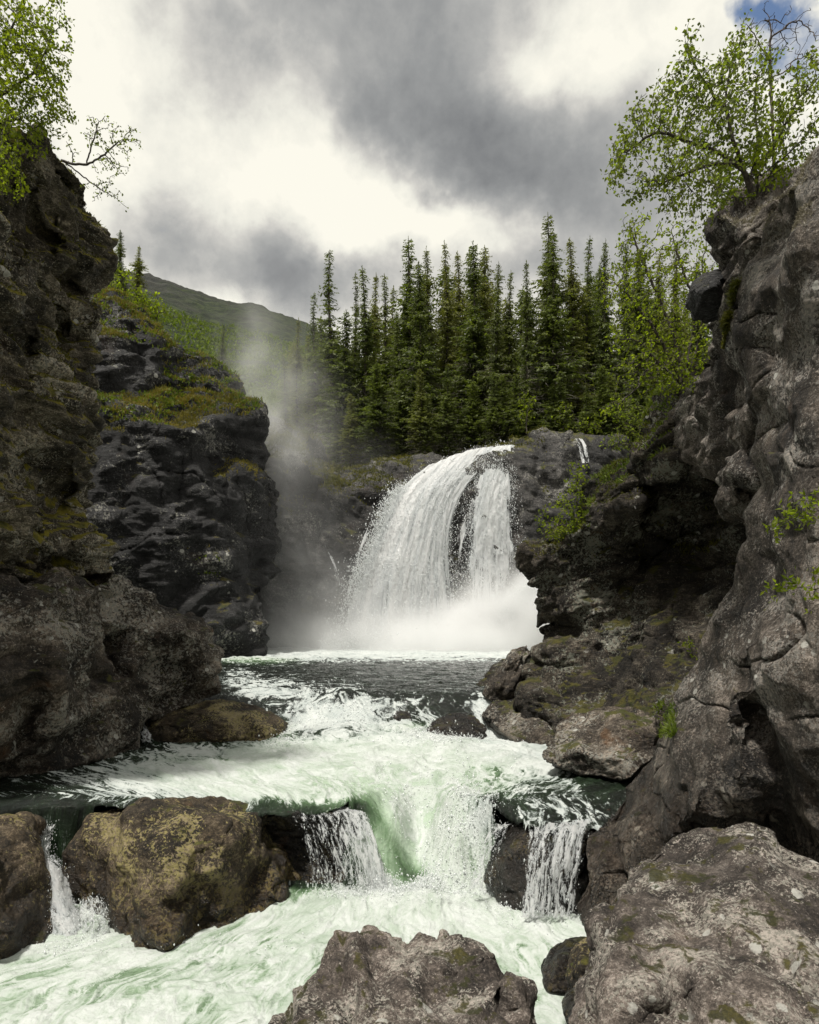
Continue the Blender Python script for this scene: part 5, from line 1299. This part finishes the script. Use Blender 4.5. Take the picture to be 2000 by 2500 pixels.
def grow(polys, att, step, infl, kill, r, iters=150, jit=.25):
    nodes, par = [], []
    for pl in polys:
        prev = None
        pl = [np.array(p, np.float64) for p in pl]
        if nodes:
            dd = np.linalg.norm(np.array(nodes) - pl[0], axis=1); j = int(dd.argmin())
            if dd[j] < step * 8: prev = j
        for a, b in zip(pl[:-1], pl[1:]):
            k = max(1, int(np.linalg.norm(b - a) / step))
            for q in range(k):
                nodes.append(a + (b - a) * (q / k) + (r.normal(0, step * .10, 3) if q else 0)); par.append(-1 if prev is None else prev); prev = len(nodes) - 1
        nodes.append(pl[-1]); par.append(prev)
    att = np.array(att)
    near = np.full(len(att), -1); nd = np.full(len(att), 1e9)
    def upd(a0):
        N = np.array(nodes[a0:])
        for c in range(0, len(N), 400):
            D = np.linalg.norm(att[:, None] - N[None, c:c + 400], axis=2)
            j = D.argmin(1); m = D[np.arange(len(att)), j]
            b = m < nd
            nd[b] = m[b]; near[b] = j[b] + a0 + c
    upd(0)
    alive = np.ones(len(att), bool)
    for it in range(iters):
        use = alive & (nd < infl)
        if not use.any():
            if not alive.any(): break
            infl *= 1.4
            if infl > 50: break
            continue
        ids = near[use]; dv = att[use] - np.array(nodes)[ids]; dv /= np.linalg.norm(dv, axis=1)[:, None]
        a0 = len(nodes); uq = np.unique(ids)
        for j in uq:
            g = dv[ids == j].mean(0) + r.normal(0, jit, 3)
            g /= max(np.linalg.norm(g), 1e-6)
            nodes.append(nodes[j] + g * step); par.append(j)
        upd(a0)
        alive &= nd > kill
        if len(nodes) > 9000: break
    return np.array(nodes), np.array(par)


def leaves_mesh(name, pos, size, r, mat, droop=.35, slim=.34):
    n = len(pos)
    d = r.normal(size=(n, 3)); d[:, 2] -= droop * 2; d /= np.linalg.norm(d, axis=1)[:, None]
    w = np.cross(d, r.normal(size=(n, 3))); w /= np.linalg.norm(w, axis=1)[:, None]
    nn = np.cross(d, w)
    L = size * r.uniform(.6, 1.25, n)[:, None]
    mid = pos + d * L * .45 - nn * L * .06
    V = np.stack([pos, mid + w * L * slim, pos + d * L + nn * L * .05, mid - w * L * slim], 1).reshape(-1, 3)
    return mesh_np(name, V, np.arange(4 * n).reshape(-1, 4), mat, smooth=False)


def leafy(name, label, cat, trunks, crowns, leaf, per=2, step=None, seed=1, mat=None, thick=1.0, group=None, leafless=0.0, twig=None, attr=1.0, bark=None, droop=.35, slim=.34, rmax=None, cluster=.5):
    r = np.random.default_rng(seed)
    d0 = trunks[0][0][2]
    step = step or 9 / F * d0
    polys = [[np.array(P(*p)) for p in t] for t in trunks]
    att = np.vstack([ellip(*c[:5], c[5], int(c[6] * attr), r) for c in crowns])
    N, par = grow(polys, att, step, step * 9, step * 1.6, r)
    n = len(N)
    kids = np.zeros(n, int); area = np.zeros(n)
    for i in range(n - 1, -1, -1):
        if par[i] >= 0: kids[par[i]] += 1
    tip = twig or .0022 * d0 / 8
    order = np.arange(n)[::-1]
    for i in order:
        if area[i] == 0: area[i] = tip ** 2.3
        if par[i] >= 0: area[par[i]] += area[i]
    R = area ** (1 / 2.3) * thick
    if rmax: R = np.minimum(R, rmax)
    m = par >= 0
    A, B = N[par[m]], N[m]
    ra = np.minimum(R[par[m]], R[m] * 1.35); rb = R[m]
    tv, tq = tubes(A, B, ra, rb, 5)
    base = polys[0][0]
    root = empty(name, tuple(base), label, cat, group)
    root_v = tv - base
    link('trunk', mesh_np('trunk', root_v, tq, bark or M_birchbark), parent=root, local=True)
    if leaf > 0:
        thin = np.where((R < tip * 3.2 * thick) & m & (r.random(n) > leafless))[0]
        k = np.repeat(thin, per)
        pos = N[k] + r.normal(0, leaf * cluster, (len(k), 3)) - base
        link('leaves', leaves_mesh('leaves', pos, leaf, r, mat or M_leaf, droop, slim), parent=root, local=True)
    return root


# right bank: old birch leaning out from the top of the buttress
leafy('birch_tree', 'gnarled old birch leaning out over the gorge from the top right cliff', 'birch',
      [[(1835, 470, 9.2), (1822, 430, 9.1), (1795, 398, 9.0), (1745, 368, 8.9), (1685, 348, 8.8), (1640, 330, 8.7), (1604, 322, 8.6), (1570, 340, 8.6), (1530, 372, 8.6)],
       [(1822, 430, 9.1), (1790, 345, 9.0), (1770, 250, 9.0), (1782, 170, 9.0), (1800, 90, 9.0), (1828, 30, 9.1)],
       [(1795, 398, 9.0), (1740, 400, 8.7), (1680, 420, 8.5), (1610, 450, 8.4)], [(1770, 270, 9.0), (1720, 200, 8.9), (1680, 130, 8.8)],
       [(1835, 440, 9.2), (1850, 340, 9.3), (1842, 250, 9.3), (1850, 180, 9.2)], [(1850, 430, 9.3), (1900, 340, 9.2), (1950, 240, 9.1), (1990, 200, 9.0)], [(1860, 430, 9.3), (1930, 370, 9.2), (1980, 320, 9.2)]],
      [(1700, 280, 95, 105, 8.9, .8, 190), (1640, 235, 60, 70, 8.8, .6, 60), (1780, 190, 60, 90, 9, .7, 100), (1680, 120, 26, 60, 8.8, .4, 36), (1590, 300, 75, 55, 8.6, .6, 90), (1530, 350, 40, 60, 8.5, .5, 60), (1505, 420, 30, 50, 8.5, .4, 40), (1650, 410, 90, 60, 8.4, .7, 120), (1720, 490, 70, 50, 8.7, .6, 80),
       (1850, 210, 60, 90, 9.2, .7, 90), (1940, 250, 70, 80, 9, .7, 100), (1980, 190, 40, 60, 9, .6, 50), (1800, 330, 70, 70, 9.1, .7, 90), (1890, 340, 60, 60, 9.2, .6, 70), (1560, 450, 40, 40, 8.4, .4, 26), (1640, 490, 40, 40, 8.4, .4, 36), (1760, 430, 50, 40, 8.8, .5, 50), (2010, 330, 40, 60, 9, .5, 40)],
      .056, 3, seed=5, attr=1.5, cluster=.8, leafless=.16, thick=1.05, rmax=.06, step=.045)
leafy('dead_birch', 'leafless grey birch snag with crooked bare branches beside the old birch', 'dead tree',
      [[(1890, 440, 9.6), (1888, 330, 9.6), (1882, 220, 9.6), (1880, 140, 9.6), (1882, 70, 9.6), (1874, 35, 9.6), (1862, 22, 9.6)],
       [(1882, 92, 9.6), (1905, 76, 9.6), (1925, 58, 9.6), (1950, 50, 9.6), (1960, 36, 9.6)], [(1880, 140, 9.6), (1858, 118, 9.6), (1842, 82, 9.6), (1822, 58, 9.6)], [(1884, 190, 9.6), (1912, 178, 9.6), (1930, 162, 9.6)], [(1868, 50, 9.6), (1890, 48, 9.6), (1915, 60, 9.6)], [(1884, 150, 9.6), (1866, 132, 9.6), (1850, 128, 9.6)]],
      [(1850, 70, 36, 40, 9.6, .35, 50), (1930, 90, 60, 50, 9.6, .4, 80), (1970, 130, 40, 40, 9.6, .4, 40), (1890, 120, 60, 50, 9.6, .4, 40), (1905, 45, 40, 20, 9.6, .3, 24)],
      0, seed=6, thick=1.25, attr=1.0, bark=bark_mat('dead_birch_bark', (.03, .022, .018), (.11, .085, .07), 14), rmax=.05, step=.05)
leafy('shrub', 'dense green shrub crowding the top of the buttress under the old birch', 'shrub', [[(1850, 480, 9.4), (1850, 430, 9.3), (1840, 390, 9.2)], [(1850, 480, 9.4), (1890, 410, 9.3)]],
      [(1800, 425, 60, 45, 9.2, .5, 120), (1860, 400, 55, 55, 9.2, .5, 120), (1890, 290, 26, 70, 9.4, .3, 70), (1920, 410, 40, 30, 9.3, .4, 50), (1760, 470, 40, 24, 9.3, .4, 50)], .055, 3, seed=7, mat=M_leaf_sun, attr=1.3, step=.05)
leafy('birch_clump', 'clump of slim young birches left of the buttress in front of the spruces', 'birch',
      [[(1668, 940, 16.5), (1640, 880, 16.4), (1590, 790, 16.3), (1530, 715, 16.2), (1500, 690, 16.2)], [(1668, 940, 16.5), (1655, 850, 16.5), (1620, 750, 16.6), (1570, 640, 16.6), (1540, 560, 16.6)],
       [(1668, 940, 16.5), (1695, 800, 16.7), (1690, 720, 16.7), (1660, 640, 16.7), (1640, 570, 16.7)], [(1668, 940, 16.5), (1600, 880, 16.2), (1570, 840, 16.1)], [(1668, 940, 16.5), (1700, 860, 16.6), (1720, 760, 16.6), (1715, 640, 16.6)]],
      [(1560, 640, 70, 120, 16.5, 1.0, 170), (1650, 640, 75, 110, 16.7, 1.0, 170), (1710, 700, 50, 130, 16.6, .9, 130), (1590, 790, 100, 80, 16.2, 1.1, 170), (1680, 830, 70, 90, 16.3, .9, 140), (1520, 720, 50, 70, 16.2, .7, 70), (1560, 900, 70, 60, 16, .9, 110), (1640, 920, 80, 50, 16, .9, 120), (1545, 560, 40, 50, 16.6, .6, 40), (1480, 690, 30, 50, 16.2, .5, 26), (1500, 830, 30, 40, 16, .5, 24), (1500, 1000, 50, 30, 15.8, .5, 40)],
      .085, 2, seed=8, attr=1.5, thick=1.15, step=.085, mat=M_leaf_sun, rmax=.07)
leafy('shrub', 'low shrub on the mossy rim below the birch clump', 'shrub', [[(1560, 1090, 19), (1560, 1050, 19)], [(1560, 1090, 19), (1590, 1000, 18.5)], [(1560, 1090, 19), (1505, 1080, 19.4)]],
      [(1560, 1040, 60, 40, 18.8, .7, 120), (1620, 990, 50, 45, 18.4, .6, 110), (1500, 1080, 45, 30, 19.3, .5, 70), (1530, 1000, 40, 40, 18.6, .6, 60)], .085, 3, seed=9, mat=M_leaf, attr=1.2, step=.10)
leafy('shrub', 'bright green shrub growing from the nose of the cave cliff', 'shrub', [[(1410, 1290, 21), (1400, 1250, 20.6)], [(1410, 1290, 21), (1360, 1280, 20.8)], [(1410, 1290, 21), (1410, 1150, 20.8)]],
      [(1395, 1240, 50, 60, 20.6, .7, 170), (1360, 1295, 55, 26, 20.8, .6, 110), (1410, 1165, 36, 50, 20.7, .5, 90), (1325, 1255, 26, 24, 20.9, .3, 26), (1315, 1275, 16, 10, 20.9, .2, 10), (1340, 1230, 16, 20, 20.9, .3, 12)], .095, 3, seed=10, mat=M_leaf_sun, attr=1.3, step=.11)
leafy('willow_shrub', 'bright leafy willow sprays reaching in from the right edge over the bare slab', 'shrub', [[(2030, 1240, 6.8), (1980, 1250, 6.6), (1930, 1270, 6.5), (1890, 1290, 6.5)], [(1980, 1250, 6.6), (1950, 1220, 6.5)]],
      [(1930, 1260, 60, 36, 6.5, .25, 70), (1985, 1250, 40, 50, 6.4, .25, 60), (1890, 1300, 25, 22, 6.5, .2, 20), (1990, 1210, 20, 30, 6.5, .2, 20)], .075, 2, seed=11, mat=M_leaf_sun, step=.05, droop=.05, slim=.22, attr=.9)
leafy('willow_shrub', 'lower pair of willow sprays at the right edge', 'shrub', [[(2040, 1420, 6.6), (1990, 1440, 6.5), (1930, 1430, 6.4), (1890, 1440, 6.4)], [(1990, 1440, 6.5), (1985, 1385, 6.4)], [(1990, 1440, 6.5), (1975, 1470, 6.4)]],
      [(1905, 1425, 36, 30, 6.4, .2, 34), (1985, 1385, 26, 20, 6.4, .2, 20), (1978, 1472, 10, 12, 6.4, .1, 6), (1885, 1450, 14, 22, 6.4, .15, 10), (1995, 1440, 10, 14, 6.4, .1, 6)], .075, 2, seed=12, mat=M_leaf_sun, step=.045, droop=.05, slim=.22, attr=.8)
leafy('sapling', 'tiny yellow green sapling at the mouth of the dark cave', 'sapling', [[(1700, 1612, 11.6), (1690, 1590, 11.5), (1682, 1570, 11.4)]], [(1680, 1570, 18, 18, 11.4, .12, 40)], .055, 3, seed=13, mat=M_leaf_sun, step=.05)
# left bank
leafy('birch_tree', 'sunlit birch crown hanging over the top of the left gorge wall', 'birch',
      [[(-60, 380, 13.2), (-40, 260, 13), (0, 140, 13), (40, 40, 13)], [(-40, 260, 13), (20, 220, 12.9), (80, 180, 12.8), (120, 110, 12.8)], [(-60, 380, 13.2), (0, 300, 12.8), (50, 290, 12.7)], [(0, 140, 13), (70, 120, 12.9)]],
      [(40, 60, 80, 90, 12.9, 1.0, 170), (110, 130, 55, 90, 12.8, .8, 120), (60, 200, 90, 90, 12.8, 1.0, 210), (130, 250, 40, 60, 12.8, .7, 70), (30, 320, 60, 60, 12.6, .8, 130), (15, 420, 40, 70, 12.2, .5, 90), (150, 40, 26, 50, 12.8, .5, 24), (100, 320, 40, 30, 12.9, .5, 40), (-40, 150, 80, 200, 13, 1, 130)],
      .070, 4, seed=14, mat=M_leaf_left, attr=2.1, thick=1.0, step=.075, rmax=.07)
leafy('birch_tree', 'small crooked birch leaning out into the sky from the left gorge wall', 'birch',
      [[(150, 392, 15.2), (175, 400, 15.2), (212, 402, 15.2), (240, 388, 15.2), (262, 370, 15.2), (290, 345, 15.2)], [(176, 400, 15.2), (178, 375, 15.2), (162, 345, 15.2)], [(150, 392, 15.2), (190, 420, 15.3), (225, 448, 15.2), (250, 465, 15.2), (285, 485, 15.2), (312, 508, 15.2)], [(212, 402, 15.2), (222, 360, 15.2), (235, 320, 15.2)]],
      [(240, 330, 50, 45, 15.2, .4, 70), (310, 340, 50, 36, 15.2, .35, 60), (270, 400, 55, 40, 15.2, .35, 60), (250, 455, 50, 22, 15.2, .3, 40), (180, 370, 20, 30, 15.2, .25, 10), (270, 300, 20, 26, 15.2, .2, 16), (225, 490, 10, 20, 15.2, .1, 4)],
      .062, 2, seed=15, mat=M_leaf, attr=1.2, thick=1.15, step=.07, leafless=.05)
for k, (px, py, rx, ry, d, by, lab) in enumerate([(300, 700, 50, 60, 52, 760, 'yellow green birch bush at the left end of the grassy rim'), (350, 745, 46, 46, 53, 800, 'yellow green birch bush in the middle of the grassy rim'), (382, 760, 30, 34, 54, 820, 'small birch bush at the right end of the grassy rim')]):
    leafy('birch_bush', lab, 'bush', [[(px, by, d), (px + 3, py + 8, d)]], [(px, py, rx, ry, d, 1.4, 190)], .26, 4, seed=20 + k, mat=M_leaf_sun, group='birch bushes on the left rim', step=.3)
for k, (px, py, rx, ry, d, by, lab) in enumerate([(1286, 990, 28, 40, 61, 1060, 'pale green sapling in front of the spruces above the fall'), (1375, 1020, 30, 45, 62, 1075, 'pale green bush at the foot of the tallest spruce'), (1440, 1040, 40, 30, 61, 1078, 'low pale bush right of the rock lip')]):
    leafy('sapling', lab, 'sapling', [[(px, by, d), (px + 1, py + 8, d)]], [(px, py, rx, ry, d, 1.1, 120)], .25, 4, seed=30 + k, mat=M_leaf_sun, group='pale saplings before the spruces', step=.3)


# ---- grass, heather and moss on the ledges
def scatter(name, label, key, mask, n, length, width, mat, cat, nz=.45, seed=1, lean=.5, down=0.0):
    r = np.random.default_rng(seed)
    V, Q, N = SURF[key][:3]
    px, py = proj(np.where(V[:, 1:2] > .5, V, np.array([[0, 1, 0]], np.float32)))
    w = mask(px, py, V) * sstep(N[:, 2], nz - .15, nz + .2) * np.clip(fbm(V / (length * 6), 3) * 1.4 + .55, .02, 2)
    w = w * (N[:, 1] < .6)
    if w.sum() <= 0: return None
    k = r.choice(len(V), n, p=w / w.sum())
    p0 = V[k] + r.normal(0, width * 1.5, (n, 3))
    L = length * r.uniform(.4, 1.3, n)[:, None] * (0.6 + .6 * np.clip(fbm(V[k] / (length * 4) + 4, 2), -.6, 1))[:, None]
    d = N[k] * .5 + np.array([0, 0, .8 - down]) + r.normal(0, lean, (n, 3)); d /= np.linalg.norm(d, axis=1)[:, None]
    w_ = np.cross(d, r.normal(size=(n, 3))); w_ /= np.linalg.norm(w_, axis=1)[:, None]; w_ *= width
    bend = r.normal(0, .35, (n, 3)) - np.array([0, 0, .25]); m_ = p0 + d * L * .55; tip = m_ + (d + bend) * L * .5
    VV = np.stack([p0 - w_, p0 + w_, m_ + w_ * .8, tip, m_ - w_ * .8], 1).reshape(-1, 3)
    i = np.arange(n)[:, None] * 5
    me = mesh_np(name, VV, [np.concatenate([i, i + 1, i + 2, i + 4], 1), np.concatenate([i + 4, i + 2, i + 3], 1)], mat, smooth=False)
    return link(name, me, label, cat, kind='stuff')


def box(px, py, x0, x1, y0, y1, s=15):
    return sstep(px, x0 - s, x0 + s) * (1 - sstep(px, x1 - s, x1 + s)) * sstep(py, y0 - s, y0 + s) * (1 - sstep(py, y1 - s, y1 + s))


scatter('grass', 'tawny grass growing on the ledges of the dark wall', 'B', lambda x, y, V: box(x, y, 225, 480, 945, 1060) + box(x, y, 395, 640, 820, 1040) * .7 + box(x, y, 225, 430, 670, 830) + box(x, y, 530, 640, 1120, 1180) * .6 + box(x, y, 440, 560, 1330, 1400, 8) * .3, 30000, .45, .026, M_grass, 'grass', .5, 1)
scatter('undergrowth', 'green heather and dwarf shrubs on the dark wall rim', 'B', lambda x, y, V: box(x, y, 240, 420, 960, 1030) * .6 + box(x, y, 395, 640, 800, 1000) * .5 + box(x, y, 225, 430, 670, 840) * .6 + box(x, y, 440, 545, 1360, 1410, 8) * .5, 16000, .30, .05, M_greengrass, 'undergrowth', .35, 2, .8)
scatter('heath', 'tawny heath cushions along the brink of the fall wall', 'C', lambda x, y, V: box(x, y, 640, 1330, 1040, 1250) * (1 - box(x, y, 1000, 1330, 1088, 1300, 10)) * (V[:, 1] > 53), 26000, .45, .04, M_heather, 'heath', .45, 3, .7)
scatter('heath_floor', 'low heath and bilberry in front of the forest', 'ground', lambda x, y, V: (V[:, 1] > 56) * (V[:, 1] < 70) * (np.abs(V[:, 0] - 2) < 24), 60000, .75, .07, M_heather, 'heath', .15, 4, .7)
scatter('moss', 'mossy turf with heather along the slanting rim of the cave cliff', 'E', lambda x, y, V: box(x, y, 1250, 1760, 880, 1360), 22000, .16, .013, M_heather, 'moss', .30, 5, .7)
scatter('turf', 'green turf and ferns on the slanting rim of the cave cliff', 'E', lambda x, y, V: box(x, y, 1420, 1760, 900, 1180) + box(x, y, 1360, 1450, 1180, 1330) + .7 * box(x, y, 1600, 1660, 1720, 1800, 8), 12000, .22, .016, M_greengrass, 'turf', .35, 6, .6)
scatter('moss', 'grey brown moss fringe on the top edge of the buttress', 'D2', lambda x, y, V: box(x, y, 1735, 2000, 380, 560), 9000, .09, .006, M_greymoss, 'moss', .15, 7, .8)
scatter('moss', 'grey moss crust along the brow of the bare slab', 'D', lambda x, y, V: box(x, y, 1840, 2010, 370, 560, 8) * (x < 1985 + 0 * y), 14000, .06, .0045, M_greymoss, 'moss', .25, 8, .8)
scatter('turf', 'yellow green plants in the cleft between buttress and slab', 'D', lambda x, y, V: box(x, y, 1730, 1850, 560, 900, 10) * (x < 1790 + (750 - y) * .22), 5000, .11, .010, M_heather, 'turf', -.4, 9, .8, .5)
scatter('moss', 'moss tufts on the left nose and ledges', 'A', lambda x, y, V: box(x, y, -50, 260, 290, 1000), 14000, .12, .012, M_heather, 'moss', .5, 10, .7)
scatter('turf', 'grass tuft at the foot of the bare slab', 'D', lambda x, y, V: box(x, y, 1600, 1650, 1720, 1800, 6), 500, .22, .008, M_greengrass, 'turf', -.6, 11, .5)
scatter('scrub', 'birch scrub speckling the green lower slope of the fell', 'mountain', lambda x, y, V: (V[:, 1] > 120) * (V[:, 1] < 560) * (x > 150) * (x < 1000) * (y > 640), 30000, 4.0, .55, M_greengrass, 'scrub', .1, 12, .8)
